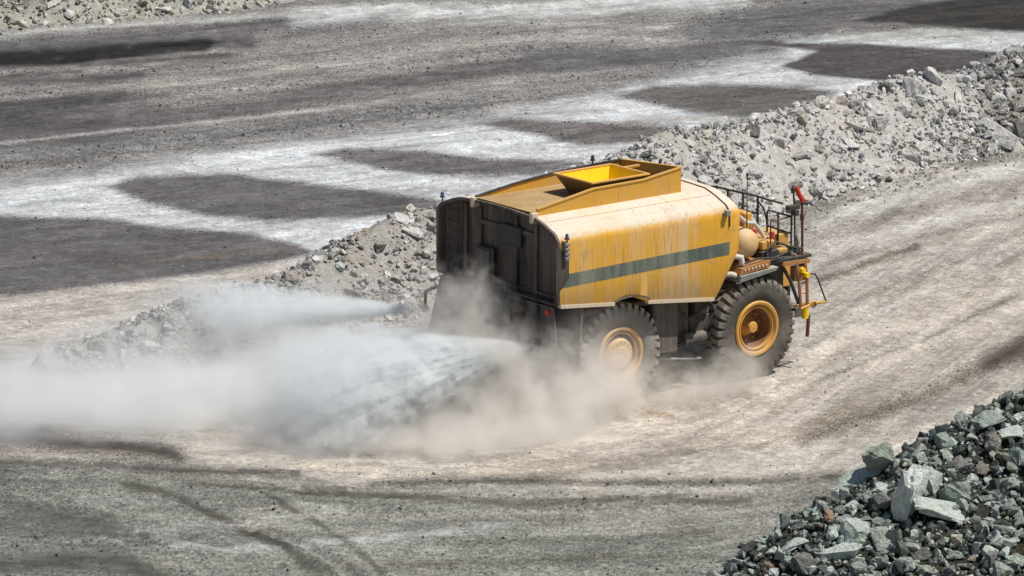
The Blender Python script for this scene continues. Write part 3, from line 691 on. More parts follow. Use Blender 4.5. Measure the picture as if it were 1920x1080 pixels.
# ------------------------------------------------------------------ the water truck
def mat_paint(name, base, dust=(.56, .47, .36), amount=.5, top=.75, rough=.5, streak=True, panel=False):
    t = NT(name)
    obj = t.n('TexCoord').outputs['Object']; nrm = t.n('TexCoord').outputs['Normal']
    st = t.noise(t.mapv(obj, (5.5, 5.5, .45)), 1.0, 5, .65, .2)
    st2 = t.noise(t.mapv(obj, (20, 20, 1.0)), 1.0, 3, .6, .1)
    pt = t.noise(t.mapv(obj, (.9, .9, .5), (3, 1, 0)), 1.0, 4, .55, .6)
    fine = t.noise(obj, 22., 3, .6)
    sx = t.n('SeparateXYZ'); t.t.links.new(nrm, sx.inputs[0])
    up = t.ramp(sx.outputs[2], .25, .9, 0, top)
    a = t.ramp(t.math('ADD', t.math('MULTIPLY', st, .55), t.math('MULTIPLY', pt, .5)), .36, .72, .04, amount)
    if panel:
        ox = t.n('SeparateXYZ'); t.t.links.new(obj, ox.inputs[0])
        # a door-wide band at the front end was washed cleaner, another behind it is chalkier
        clean = t.ramp(ox.outputs[0], 2.33, 2.37, 1, .18)
        chalk = t.math('MULTIPLY', t.ramp(ox.outputs[0], 1.55, 1.75, 0, .38), t.ramp(ox.outputs[0], 2.33, 2.37, 1, 0))
        a = t.math('ADD', t.math('MULTIPLY', a, clean), t.math('MULTIPLY', chalk, t.ramp(st, .35, .6, .3, 1)))
        wob = t.math('ADD', ox.outputs[0], t.math('MULTIPLY', t.math('SUBTRACT', st, .5), .10))
        wn_ = t.n('TexWhiteNoise', noise_dimensions='1D'); t.t.links.new(t.math('FLOOR', t.math('MULTIPLY', wob, 2.1)), wn_.inputs['W'])
        a = t.math('ADD', a, t.math('MULTIPLY', t.math('SUBTRACT', wn_.outputs['Value'], .42), t.ramp(ox.outputs[0], 2.33, 2.37, .42, 0)))
        low = t.ramp(ox.outputs[2], 2.4, 3.4, .35, 0)
        a = t.math('ADD', a, t.math('MULTIPLY', low, t.ramp(pt, .35, .6)))
    a = t.math('ADD', a, t.math('MULTIPLY', up, t.ramp(pt, .2, .6, .75, 1.1)), clamp=True)
    c = t.mix(a, base, dust)
    if panel:
        c = t.mix(t.math('MULTIPLY', up, t.ramp(pt, .3, .6, .7, 1)), c, (.64, .595, .52))
        gr = t.noise(t.mapv(obj, (1.6, 1.6, 1.6), (9, 2, 1)), 1.0, 6, .7, .8)
        c = t.mix(t.ramp(gr, .52, .68, 0, .38), c, (.33, .25, .17))
        run = t.noise(t.mapv(obj, (34, 34, .9), (1, 5, 2)), 1.0, 4, .6, .1)
        c = t.mix(t.math('MULTIPLY', t.ramp(run, .54, .70, 0, .75), t.ramp(pt, .35, .6, .45, 1)), c, (.20, .10, .035))
    c = t.mix(t.ramp(st2, .5, .75, 0, .42), c, tuple(v*.55 for v in base))
    c = t.mix(t.ramp(fine, .62, .8, 0, .25), c, tuple(v*.6 for v in dust))
    b = t.bsdf(c, t.ramp(a, 0, 1, rough, .85), spec=.4, normal=t.bump(fine, .15, .01))
    return t.m
M_yel = mat_paint('tank_paint', (.74, .385, .03), panel=True, amount=.56, dust=(.66, .48, .27), top=.95)
M_yel2 = mat_paint('yellow_paint', (.66, .34, .03), (.5, .34, .18), .45, .35)
M_clean = mat_paint('hopper_paint', (.90, .62, .008), (.70, .42, .02), .35, .05)
M_hop = mat_paint('shaded_grimy_hopper_paint', (.22, .11, .03), (.16, .12, .09), .6, .2)  # dirty brown, darkened to paint in the shade on the outer walls
M_deck = mat_paint('dirty_deck', (.33, .20, .06), (.42, .30, .16), .7, .3)
M_rim = mat_paint('rim_paint', (.66, .34, .05), (.50, .34, .19), .45, .2)
M_disc = mat_paint('wheel_disc_paint', (.30, .13, .04), (.16, .10, .07), .7, .1)
M_rimd = mat_paint('dusty_rim_paint', (.62, .38, .16), (.60, .45, .30), .7, .4)
M_green = mat_paint('green_stripe', (.06, .092, .082), (.30, .30, .23), .7, 0)
M_sill = mat_paint('pale_sill', (.62, .50, .36), (.6, .5, .4), .5, .5)
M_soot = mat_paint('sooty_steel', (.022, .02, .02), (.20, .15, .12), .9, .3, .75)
M_blk = mat_paint('black_steel', (.025, .025, .025), (.12, .11, .10), .35, .3, .6)
M_gry = mat_paint('grey_steel', (.17, .18, .18), (.42, .40, .36), .5, .5)
M_pale = mat_paint('pale_pipe', (.62, .60, .56), (.45, .40, .34), .4, .3)
M_tan = mat_paint('tan_tank', (.58, .38, .16), (.62, .50, .36), .6, .4)
M_brn = mat_paint('brown_steel', (.10, .028, .022), (.2, .12, .1), .3, .2)
M_red = mat_paint('red_paint', (.62, .03, .02), (.5, .2, .15), .2, .1)
M_blue = mat_paint('blue_lens', (.02, .06, .22), (.2, .25, .3), .2, .2)
M_rust = mat_paint('rusty_bracket', (.42, .17, .04), (.35, .24, .14), .6, .3)
M_under = mat_paint('chassis_grime', (.05, .045, .04), (.27, .23, .19), .55, .4, .8)
M_glass = mat_paint('dark_cab_glass', (.02, .025, .03), (.1, .1, .1), .15, .1, .15)

def mat_tyre(name='tyre_rubber', k=1.0, c0=(.042, .040, .036), c1=(.36, .32, .27)):
    t = NT(name); obj = t.n('TexCoord').outputs['Object']
    n1 = t.noise(obj, 1.6, 5, .6, .4); n2 = t.noise(obj, 9., 4, .6)
    sx = t.n('SeparateXYZ'); t.t.links.new(obj, sx.inputs[0])
    rad = t.math('SQRT', t.math('ADD', t.math('POWER', sx.outputs[0], 2.), t.math('POWER', sx.outputs[2], 2.)))
    outer = t.ramp(rad, 1.16, 1.30, 0, .42)     # tread lugs carry the pale road dust
    a = t.math('ADD', t.ramp(n1, .35, .7, .12, .42), outer)
    a = t.math('MULTIPLY', a, t.ramp(n2, .3, .7, .75*k, 1.1*k), clamp=True)
    c = t.mix(a, c0, c1)
    t.bsdf(c, .85, normal=t.bump(n2, .3, .02), spec=.2)
    return t.m
M_tyre = mat_tyre(); M_tyre_d = mat_tyre('dusty_tyre_rubber', 1.3, (.17, .155, .135), (.46, .43, .38))

class MB:
    def __init__(s): s.v = []; s.f = []
    def add(s, vs, fs):
        o = len(s.v); s.v += [tuple(v) for v in vs]; s.f += [tuple(i+o for i in f) for f in fs]; return s
    def box(s, x0, x1, y0, y1, z0, z1, rot=None, at=None, bev=None):
        b = min(x1-x0, y1-y0, z1-z0)*.12 if bev is None else bev
        bm = bmesh.new(); bmesh.ops.create_cube(bm, size=1)
        for v in bm.verts: v.co = Vector(((x0+x1)/2+v.co.x*(x1-x0), (y0+y1)/2+v.co.y*(y1-y0), (z0+z1)/2+v.co.z*(z1-z0)))
        if b > .002: bmesh.ops.bevel(bm, geom=bm.edges, offset=min(b, .04), segments=1, affect='EDGES')
        if rot is not None:
            c = Vector(at or ((x0+x1)/2, (y0+y1)/2, (z0+z1)/2)); m = Euler(rot).to_matrix()
            for v in bm.verts: v.co = m @ (v.co-c)+c
        bm.verts.index_update()
        s.add([v.co[:] for v in bm.verts], [[v.index for v in f.verts] for f in bm.faces]); bm.free(); return s
    def tube(s, pts, r, seg=10, cap=True):
        pts = [Vector(p) for p in pts]; n = len(pts); rs = r if isinstance(r, (list, tuple)) else [r]*n
        up = None; vs = []
        for i, p in enumerate(pts):
            t = ((pts[min(i+1, n-1)]-pts[i]).normalized()+(pts[i]-pts[max(i-1, 0)]).normalized()).normalized()
            if up is None: up = Vector((0, 0, 1)) if abs(t.z) < .9 else Vector((1, 0, 0))
            a = t.cross(up).normalized(); b = a.cross(t).normalized(); up = b
            for k in range(seg):
                an = 2*math.pi*k/seg; vs.append(p+(a*math.cos(an)+b*math.sin(an))*rs[i])
        fs = [(i*seg+k, i*seg+(k+1) % seg, (i+1)*seg+(k+1) % seg, (i+1)*seg+k) for i in range(n-1) for k in range(seg)]
        if cap: fs += [tuple(range(seg))[::-1], tuple((n-1)*seg+k for k in range(seg))]
        return s.add(vs, fs)
    def lathe(s, prof, c, axis='Y', seg=48):
        """prof: (offset along axis, radius)"""
        vs = []; n = len(prof)
        for a, r in prof:
            for k in range(seg):
                t = 2*math.pi*k/seg; u, w = r*math.cos(t), r*math.sin(t)
                vs.append({'Y': (c[0]+u, c[1]+a, c[2]+w), 'X': (c[0]+a, c[1]+u, c[2]+w), 'Z': (c[0]+u, c[1]+w, c[2]+a)}[axis])
        fs = [(i*seg+k, i*seg+(k+1) % seg, (i+1)*seg+(k+1) % seg, (i+1)*seg+k) for i in range(n-1) for k in range(seg)]
        return s.add(vs, fs)
    def prism(s, poly, a0, a1, axis='Y'):
        """poly in the plane across axis; X: (y,z)  Y: (x,z)  Z: (x,y)"""
        n = len(poly); f = {'Y': lambda p, a: (p[0], a, p[1]), 'X': lambda p, a: (a, p[0], p[1]), 'Z': lambda p, a: (p[0], p[1], a)}[axis]
        vs = [f(p, a0) for p in poly]+[f(p, a1) for p in poly]
        return s.add(vs, [tuple(range(n)), tuple(range(2*n-1, n-1, -1))]+[(k, k+n, (k+1) % n+n, (k+1) % n) for k in range(n)])
    def build(s, name, mat, parent=None, smooth=0, loc=None):
        me = bpy.data.meshes.new(name); me.from_pydata(s.v, [], s.f); me.update()
        bm = bmesh.new(); bm.from_mesh(me); bmesh.ops.recalc_face_normals(bm, faces=bm.faces); bm.to_mesh(me); bm.free()
        if smooth:
            me.polygons.foreach_set('use_smooth', [True]*len(me.polygons)); me.set_sharp_from_angle(angle=R(smooth))
        me.materials.append(mat)
        o = bpy.data.objects.new(name, me); col.objects.link(o)
        if parent: o.parent = parent
        if loc: o.location = loc
        return o

truck = bpy.data.objects.new('water_truck', None); col.objects.link(truck)
truck.location = (1.36, -11.38, 0); truck.rotation_euler = (0, 0, R(38)); truck.empty_display_size = 2
tag(truck, 'yellow mining water truck with a green stripe spraying water from its rear', 'truck')
T = truck

# tank shell ---------------------------------------------------------------
YR, YL = -2.65, 2.35
def zbot(x):
    z = 3.0-(x+2.23)*.106
    return z+.16*math.exp(-((x-.05)/.42)**4)
def ztop(x): return 5.14
def section(x, ins=0., lift=0.):
    """closed profile seen from behind, right bottom corner first, going up and over to the left"""
    pts = [(YR+ins+.05, zbot(x)+ins*.5+lift), (YR+ins, zbot(x)+ins*.5+.07+lift), (YR+ins, 3.6), (YR+ins, 4.3), (YR+ins, 4.56-ins*.25)]
    y0, z0 = YR+ins, 4.56-ins*.25; yt, zt = YR+1.0+ins*.8, ztop(x)-ins*.55
    ye, ze = YR+.30+ins, 4.90-ins*.4                       # small radius, then a long gentle fall from the top
    for k in range(1, 8):
        a = math.pi/2*k/7*.82; pts.append((y0+(ye-y0)*(1-math.cos(a))/(1-math.cos(math.pi*.41)), z0+(ze-z0)*math.sin(a)/math.sin(math.pi*.41)))
    for k in range(1, 4): q = k/3; pts.append((ye+(yt-ye)*q, ze+(zt-ze)*(q*1.35-q*q*.35)))
    mid = (YL+YR)/2
    right = pts; leftp = [(2*mid-y, z) for y, z in reversed(pts)]
    crown = [(yt+(2*mid-2*yt)*k/6, zt+.05*math.sin(math.pi*k/6)) for k in range(1, 6)]
    return right+crown+leftp
st = []
for x in [-2.3, -2.15, -1.6, -1.0]+[-.7+.1*k for k in range(17)]+[1.2, 1.8, 2.4, 3.0, 3.32]: st.append((x, 0., 0.))
for k in range(1, 9):
    a = math.pi/2*k/8; st.append((3.32+.62*math.sin(a), .55*(1-math.cos(a)), 0))
rings = []
for x, ins, _ in st:
    ring = []
    for y, z in section(min(x, 3.3), ins):
        t = max(0, min(1, (x+.4)/3.7)); sl = max(0, 3.62-z)*.47*max(0, (x-2.2)/1.1) if x > 2.2 else 0
        sl = min(sl, .9); ring.append((x-sl, y, z))
    rings.append(ring)
n = len(rings[0]); vs = [p for r_ in rings for p in r_]
fs = [(i*n+k, i*n+(k+1) % n, (i+1)*n+(k+1) % n, (i+1)*n+k) for i in range(len(rings)-1) for k in range(n)]
fs.append(tuple((len(rings)-1)*n+k for k in range(n)))
m = MB(); m.add(vs, fs)
tank = m.build('tank', M_yel, T, smooth=38)
# rolled rear rim, dark end sheet
m = MB(); sec0 = section(-2.3); sec1 = section(-2.3, .09)
def ringed(x, ins): return [(x, y, z) for y, z in section(-2.3, ins)]
r0, r1, r2, r3 = ringed(-2.36, -.012), ringed(-2.36, .10), ringed(-2.05, .12), ringed(-2.28, -.012)
vs = r3+r0+r1+r2
m.add(vs, [(i*n+k, i*n+(k+1) % n, (i+1)*n+(k+1) % n, (i+1)*n+k) for i in range(3) for k in range(n)])
m.build('rear_rim', M_soot, T, smooth=30)
m = MB(); m.prism([(y, z) for y, z in section(-2.3, .1)], -2.12, -2.05, 'X')
end = m.build('end_sheet', M_soot, T)
tag(end, 'sooty black rear end sheet of the tank')
# stiffener folds and boxes on the end sheet
m = MB()
for y in (1.35, .75, -.75, -1.55): m.box(-2.19, -2.12, y-.05, y+.05, 3.05, 4.95)
m.box(-2.18, -2.12, -1.5, .7, 4.55, 4.66); m.box(-2.18, -2.12, -2.4, 2.1, 3.1, 3.2)
m.build('stiffener', M_soot, T)
m = MB(); m.box(-2.32, -2.14, .12, .74, 3.03, 4.0, bev=.03)
cab_ = m.build('control_box', M_blk, T); m = MB(); m.box(-2.345, -2.322, .16, .70, 3.1, 3.93, bev=.01); m.build('box_door', M_under, cab_)
m = MB(); m.tube([(-2.3, .05, 4.02), (-2.3, .05, 3.3), (-2.36, -.05, 2.95), (-2.4, -.05, 2.6)], .045); m.build('pipe', M_blk, T, 40)
m = MB(); m.box(-2.24, -2.14, -1.0, -.15, 4.2, 4.72, bev=.03); m.build('access_plate', M_blk, T)
m = MB(); m.tube([(-2.25, 2.0, 3.2), (-2.25, 2.0, 4.8)], .022, 6); m.tube([(-2.25, 1.6, 3.2), (-2.25, 1.6, 4.8)], .022, 6)
for k in range(6): m.tube([(-2.25, 2.0, 3.35+k*.26), (-2.25, 1.6, 3.35+k*.26)], .018, 5)
m.build('ladder', M_soot, T, 40)
for y in (-2.3, 2.0):
    m = MB(); m.lathe([(-.03, .001), (-.03, .07), (.03, .08), (.03, .001)], (-2.4, y, 2.8), 'X', 14); m.build('reflector', M_red, T, 40)
m = MB()
m.tube([(-2.2, 1.75, 3.3), (-2.45, 1.75, 3.3), (-2.5, 1.75, 3.1), (-2.5, 1.75, 2.55)], .07)
m.tube([(-2.2, 1.25, 3.25), (-2.42, 1.25, 3.2), (-2.5, 1.25, 2.95), (-2.5, 1.25, 2.55)], .05)
m.build('pipe', M_blk, T, 40)
m = MB(); m.box(-2.55, -2.3, .6, 1.85, 2.75, 3.05, rot=(0, 0, .05)); m.build('valve_box', M_under, T)
for yy, zz in ((-.4, 2.95), (-1.25, 2.75)):
    m = MB(); m.lathe([(-.12, .02), (-.12, .16), (0, .2), (.1, .16), (.1, .02)], (-2.4, yy, zz), 'X', 20); m.tube([(-2.4, yy, zz), (-2.4, yy, zz-.5)], .05); m.build('pump', M_soot, T, 40)
# rear splash skirt
m = MB(); m.prism([(2.17, 2.95), (2.78, 1.25), (-2.68, 1.25), (-2.5, 2.95)], -2.36, -2.32, 'X')
m.build('splash_skirt', M_under, T)
for y in (1.7, .4, -.8, -1.9):
    m = MB(); m.box(-2.42, -2.362, y-.04, y+.04, 1.5, 2.9); m.build('skirt_brace', M_blk, T)
# spray arms
def nozzle(pts):
    m = MB(); m.tube(pts, .045); a = m.build('spray_arm', M_under, T, 40)
    e = Vector(pts[-1]); m = MB(); m.lathe([(-.12, .03), (-.1, .09), (.0, .1), (.08, .05)], e, 'Z', 14); m.build('nozzle', M_gry, a, 40)
nozzle([(-2.4, 1.9, 2.72), (-2.55, 2.25, 2.62), (-2.6, 2.5, 2.5), (-2.6, 2.53, 2.05)])
nozzle([(-2.45, .15, 2.6), (-2.55, .1, 2.3), (-2.6, .1, 1.85)])
nozzle([(-2.45, -1.8, 2.6), (-2.6, -1.95, 2.3), (-2.6, -1.99, 2.0)])
# mooring tabs and lamps
for y in (.79, -1.65):
    m = MB(); m.box(-2.42, -2.2, y-.06, y+.06, 4.98, 5.24); m.build('lifting_lug', M_sill, T)
def tank_lamp(x, y, z, poleh=.16, mat=M_blue):
    m = MB(); m.tube([(x, y, z-poleh), (x, y, z)], .02); m.box(x-.05, x+.05, y-.05, y+.05, z, z+.04)
    o = m.build('lamp', M_blk, T, 40); m = MB(); m.lathe([(0, .001), (0, .045), (.08, .045), (.11, .02), (.11, .001)], (x, y, z+.04), 'Z', 14); m.build('lens', mat, o, 40)
tank_lamp(-2.2, 2.3, 4.95, .3); tank_lamp(-2.12, -2.74, 4.72, .5)
m = MB(); m.box(-2.18, -2.08, -2.76, -2.655, 4.16, 4.66); 
for k in range(4): m.box(-2.2, -2.06, -2.80, -2.745, 4.2+k*.12, 4.27+k*.12)
m.build('tail_light', M_gry, T)
m = MB(); m.prism([(-2.42, 4.9-.35), (-2.02, 4.3), (-2.02, 3.72), (-2.22, 3.5), (-2.42, 3.3)], -2.70, -2.655, 'Y'); m.build('corner_guard', M_soot, T)
m = MB(); m.box(3.08, 3.22, -2.78, -2.66, 4.6, 4.76); m.build('side_lamp', M_gry, T)
for x, y in ((1.55, .80), (2.54, -.75)): tank_lamp(x, y, 5.68, .08, M_blk)
# stripe
def xfront(z): return 3.32-max(0, 3.62-z)*.47
m = MB()
xs = np.linspace(-2.27, 3.3, 12); top = [3.80+.018*(x+2.2) for x in xs]; bot = [3.46+.018*(x+2.2) for x in xs]
vs = []
for x, a, b in zip(xs, top, bot):
    xx = min(x, 3.31)
    vs += [(min(xx, xfront(a)+.0), YR-.004, a), (min(xx, xfront(b)), YR-.004, b)]
m.add(vs, [(2*i, 2*i+1, 2*i+3, 2*i+2) for i in range(len(xs)-1)])
o = m.build('stripe', M_green, T); tag(o, 'dusty dark green stripe along the tank side')
# sill under the side, broken at the wheel
for x0, x1 in ((-2.26, -.52), (.58, 2.78)):
    m = MB(); a, b = zbot(x0), zbot(x1)
    m.prism([(x0, a-.055), (x1, b-.055), (x1, b+.035), (x0, a+.035)], YR-.035, YR+.10, 'Y'); m.build('sill', M_sill, T)
m = MB()
av = []
for k in range(15):
    a = math.pi*k/14; av.append((.03-.62*math.cos(a), 2.71+.20*math.sin(a)))
bv = [(x+(x-.03)*.05, z+.03) for x, z in av]
m.prism(av+bv[::-1], YR-.008, YR+.5, 'Y'); m.build('wheel_arch', M_under, T, 40)
# top deck, coaming
CR, CL = -1.62, .78
def ct(x): return float(np.interp(x, [-2.2, -.38, 1.28, 2.45], [5.33, 5.62, 5.64, 5.80]))
m = MB(); m.box(-2.28, 2.5, CR+.03, CL-.03, 5.2, 5.225, bev=0); m.build('deck', M_deck, T)
xs = [-2.2, -1.8, -1.2, -.38, .4, 1.28, 1.9, 2.5]
m = MB(); m.prism([(x, 5.06) for x in (-2.2, 2.5)]+[(x, ct(x)-.035) for x in reversed(xs)], CR-.02, CR+.02, 'Y')
cr_ = m.build('coaming', M_yel2, T)
m = MB(); m.prism([(x, ct(x)-.034) for x in xs]+[(x, ct(x)) for x in reversed(xs)], CR-.045, CR+.045, 'Y'); m.build('flange', M_yel2, cr_)
def ctl(x): return float(np.interp(x, [-2.3, -.98, .38, 2.1, 2.5], [5.27, 5.45, 5.57, 5.62, 5.62]))
xs2 = [-2.3, -.98, .38, 2.1, 2.5]
m = MB(); m.prism([(x, 5.06) for x in (-2.3, 2.5)]+[(x, ctl(x)-.035) for x in reversed(xs2)], CL-.02, CL+.02, 'Y')
cl_ = m.build('coaming', M_yel2, T); m = MB(); m.prism([(x, ctl(x)-.034) for x in xs2]+[(x, ctl(x)) for x in reversed(xs2)], CL-.05, CL+.04, 'Y'); m.build('flange', M_blk, cl_)
m = MB(); m.prism([(CR+.022, 5.06), (CL-.022, 5.06), (CL-.022, ctl(2.4)-.03), (CR+.022, ct(2.5)-.03)], 2.46, 2.5, 'X')
cf_ = m.build('coaming', M_yel2, T); m = MB(); m.prism([(CR+.047, ct(2.5)-.029), (CL-.047, ctl(2.4)-.029), (CL-.047, ctl(2.4)+.004), (CR+.047, ct(2.5)+.004)], 2.43, 2.53, 'X'); m.build('flange', M_yel2, cf_)
# fill hopper: an open box narrowing downwards
hx0, hx1, hy0, hy1, hz = -.34, 1.50, -1.52, .0, 5.71
bx0, bx1, by0, by1, bz = .0, 1.35, -1.22, -.12, 5.24
m = MB()
o8 = [(hx0, hy0, hz), (hx1, hy0, hz), (hx1, hy1, hz), (hx0, hy1, hz), (bx0, by0, bz), (bx1, by0, bz), (bx1, by1, bz), (bx0, by1, bz)]
t_ = .03
i8 = [(hx0+t_, hy0+t_, hz), (hx1-t_, hy0+t_, hz), (hx1-t_, hy1-t_, hz), (hx0+t_, hy1-t_, hz), (bx0+t_, by0+t_, bz+.05), (bx1-t_, by0+t_, bz+.05), (bx1-t_, by1-t_, bz+.05), (bx0+t_, by1-t_, bz+.05)]
m.add(o8, [(0, 1, 5, 4), (1, 2, 6, 5), (2, 3, 7, 6), (3, 0, 4, 7), (4, 5, 6, 7)])
hop = m.build('hopper', M_hop, T)
m = MB(); m.add(i8, [(0, 1, 5, 4), (1, 2, 6, 5), (2, 3, 7, 6), (3, 0, 4, 7), (4, 5, 6, 7)])
li = m.build('hopper_lining', M_clean, hop); tag(li, 'bright yellow scratched inside of the fill hopper')
m = MB(); e = .04
for (a, b) in ((0, 1), (1, 2), (2, 3), (3, 0)):
    pa, pb = o8[a], o8[b]; x0, x1 = sorted((pa[0], pb[0])); y0, y1 = sorted((pa[1], pb[1]))
    if x0 == x1: m.box(x0-e, x0+e, y0+e+.002, y1-e-.002, hz-.01, hz+.035, bev=.008)
    else: m.box(x0-e, x1+e, y0-e, y0+e, hz-.01, hz+.035, bev=.008)
m.build('hopper_rim', M_yel2, hop)
m = MB(); m.box(.05, .3, -.95, -.7, 5.4, 5.46); m.box(1.55, 2.4, -.1, -.02, 5.56, 5.62); m.build('bracket', M_yel2, T)
m = MB(); m.box(1.5, 2.44, -1.4, .6, 5.226, 5.25, bev=0); m.build('hatch', M_soot, T)
m = MB(); m.box(1.35, 1.6, -1.45, -1.15, 5.25, 5.5); m.build('valve', M_pale, T)
# hold-down strap over the front shoulder
m = MB(); prof = section(3.3, -.012); sel = prof[3:20]
strap = [(3.28, y, z) for y, z in sel]
m.tube(strap, .022, 6); m.build('strap', M_brn, T, 40)
# hatches / weld seams on the tank top

for xw in (2.34,):
    m = MB(); m.tube([(xw, y-.0, z) for y, z in section(xw)[1:14]], .004, 5); m.build('weld_seam', M_yel2, T, 40)
m = MB(); m.tube([(x, -2.02, 5.045) for x in (-2.2, 0, 3.2)], .004, 5); m.build('weld_seam', M_yel2, T, 40)
# wheels -------------------------------------------------------------------
def tyre_mesh(name, w, parent, loc, mat=None):
    m = MB(); h = w/2
    prof = [(-h*.72, .70), (-h*.88, .76), (-h*1.0, .92), (-h*1.02, 1.05), (-h*.98, 1.16), (-h*.9, 1.22), (-h*.45, 1.27), (0, 1.28), (h*.45, 1.27), (h*.9, 1.22), (h*.98, 1.16), (h*1.02, 1.05), (h, .92), (h*.88, .76), (h*.72, .70)]
    m.lathe(prof, (0, 0, 0), 'Y', 72)
    NL = 34
    for k in range(NL):
        for sd in (-1, 1):
            a = 2*math.pi*(k+(.5 if sd > 0 else 0))/NL; da = .058
            # one lug: from the centre line, bending over the shoulder
            rows = [(0.02, 1.33, 0, 1.26), (.5, 1.345, .02, 1.25), (.86, 1.325, .05, 1.21), (1.0, 1.25, .06, 1.17), (1.035, 1.13, .07, 1.06)]
            vs = []
            for (u, ro, sh, ri) in rows:
                y = sd*h*u; c1 = a+sh-da; c2 = a+sh+da
                for (r_, an) in ((ri, c1), (ro, c1+.008), (ro, c2-.008), (ri, c2)):
                    yy = y if r_ == ro else y*.97
                    vs.append((r_*math.cos(an), yy, r_*math.sin(an)))
            fs = []
            for i in range(len(rows)-1):
                for j in range(3): fs.append((i*4+j, i*4+j+1, i*4+j+5, i*4+j+4))
            fs += [(0, 1, 2, 3), tuple(len(vs)-4+q for q in (3, 2, 1, 0))]
            m.add(vs, fs)
    m.build(name, mat or M_tyre, parent, 32, loc)

def wheel(x, yface, sd, front, dual_in=None):
    """sd -1: right side of the truck (outer face towards -Y)"""
    w = .72 if front else .70
    e = bpy.data.objects.new('wheel', None); col.objects.link(e); e.parent = T
    cy = yface-sd*w/2; e.location = (x, cy, 1.35); e.rotation_euler = (0, random.uniform(0, 3), 0)
    tyre_mesh('tyre', w, e, (0, 0, 0), M_tyre if front else M_tyre_d)
    s = sd; h = w/2
    rimm = M_rim if front else M_rimd
    m = MB()
    m.lathe([(s*h*.55, .72), (s*h*.92, .735), (s*h*1.0, .70), (s*h*.97, .645), (s*h*.7, .60), (s*h*.72, .585), (s*h*.86, .565), (s*h*.84, .54), (s*h*.6, .53)], (0, 0, 0), 'Y', 56)
    m.build('rim', rimm, e, 40)
    m = MB(); m.lathe([(s*h*.6, .529), (s*h*.1, .50), (-s*h*.3, .47), (-s*h*.35, .0)], (0, 0, 0), 'Y', 40); m.build('wheel_disc', M_disc, e, 40)
    m = MB()
    if front:
        m.lathe([(-s*h*.3, .27), (-s*h*.1, .21), (s*h*.1, .16), (s*h*.45, .15), (s*h*.52, .13), (s*h*.55, .001)], (0, 0, 0), 'Y', 24)
        for k in range(10):
            a = k*math.pi/5; m.lathe([(-s*h*.25, .03), (-s*h*.1, .028), (-s*h*.1, .001)], (.38*math.cos(a), 0, .38*math.sin(a)), 'Y', 6)
    else:
        m.lathe([(-s*h*.25, .46), (s*h*.3, .43), (s*h*.8, .41), (s*h*.95, .37), (s*h*1.0, .3), (s*h*1.0, .20), (s*h*1.06, .18), (s*h*1.08, .001)], (0, 0, 0), 'Y', 40)
        for k in range(16):
            a = k*math.pi/8; m.lathe([(s*h*.96, .022), (s*h*1.06, .02), (s*h*1.06, .001)], (.34*math.cos(a), 0, .34*math.sin(a)), 'Y', 6)
        for k in range(3):
            a = k*2.1; m.lathe([(s*h*1.06, .035), (s*h*1.14, .03), (s*h*1.14, .001)], (.09*math.cos(a), 0, .09*math.sin(a)), 'Y', 8)
    m.build('hub', rimm, e, 35)
    if dual_in: pass
    return e
wheel(4.57, -2.32, -1, True); wheel(0, -2.32, -1, False)
wheel(4.57, 2.0, 1, True); wheel(0, 2.0, 1, False)
for yc, sd in ((-1.22, -1), (.9, 1)):
    e = bpy.data.objects.new('wheel', None); col.objects.link(e); e.parent = T; e.location = (0, yc, 1.35); e.rotation_euler = (0, 1, 0)
    tyre_mesh('tyre', .66, e, (0, 0, 0), M_tyre_d); m = MB(); m.lathe([(-.3, .70), (-.3, .5), (.3, .5), (.3, .70)], (0, 0, 0), 'Y', 32); m.build('rim', M_rimd, e, 40)
# chassis ------------------------------------------------------------------
m = MB()
for y in (-.75, .45): m.box(-2.1, 6.0, y-.12, y+.12, 1.75, 2.35)
for x in (-1.9, 1.2, 2.9, 5.8): m.box(x-.12, x+.12, -.63, .33, 1.85, 2.2)
m.build('chassis', M_under, T)
m = MB(); m.tube([(0, -1.6, 1.35), (0, 1.3, 1.35)], .32, 20); m.lathe([(-.5, .1), (-.4, .42), (0, .55), (.4, .42), (.5, .1)], (0, -.15, 1.35), 'Y', 24); m.build('axle', M_under, T, 40)
m = MB(); m.tube([(4.57, -1.75, 1.35), (4.57, 1.45, 1.35)], .2, 16); m.box(4.2, 4.95, -1.5, -1.2, 1.3, 2.6); m.box(4.2, 4.95, .9, 1.2, 1.3, 2.6); m.build('axle', M_under, T, 40)
m = MB(); m.box(1.1, 1.9, -2.3, -.8, 1.15, 2.55, bev=.05); m.box(1.95, 2.5, -2.0, -.8, 1.3, 2.4, bev=.04); o = m.build('side_tank', M_under, T)
m = MB(); m.tube([(2.5, -1.5, 1.55), (3.3, -1.7, 1.5), (3.9, -1.8, 1.4)], .06, 8); m.tube([(.9, -2.0, 1.05), (1.9, -2.1, .9), (2.9, -2.0, .75)], .035, 8); m.build('steering_link', M_gry, T, 40)
m = MB(); m.box(2.6, 3.3, -1.9, -1.0, 1.35, 1.9, bev=.05); m.box(2.7, 3.2, -2.0, -1.2, 1.9, 2.3, bev=.05); m.build('hydraulic_tank', M_under, T)
m = MB(); m.tube([(3.2, -1.9, 2.4), (3.4, -1.95, 1.9), (3.1, -1.95, 1.5)], .04, 8); m.tube([(1.9, -2.25, 2.4), (2.3, -2.2, 1.9), (2.9, -2.1, 2.1), (3.5, -1.9, 2.3)], .035, 8); m.build('hose', M_blk, T, 40)
m = MB(); m.tube([(2.2, -2.1, 1.35), (2.9, -2.1, 1.35)], .17, 14); m.build('air_tank', M_under, T, 40)
m = MB(); m.box(-1.2, 3.0, -2.2, 1.9, 2.48, 2.60); m.build('subframe', M_under, T)
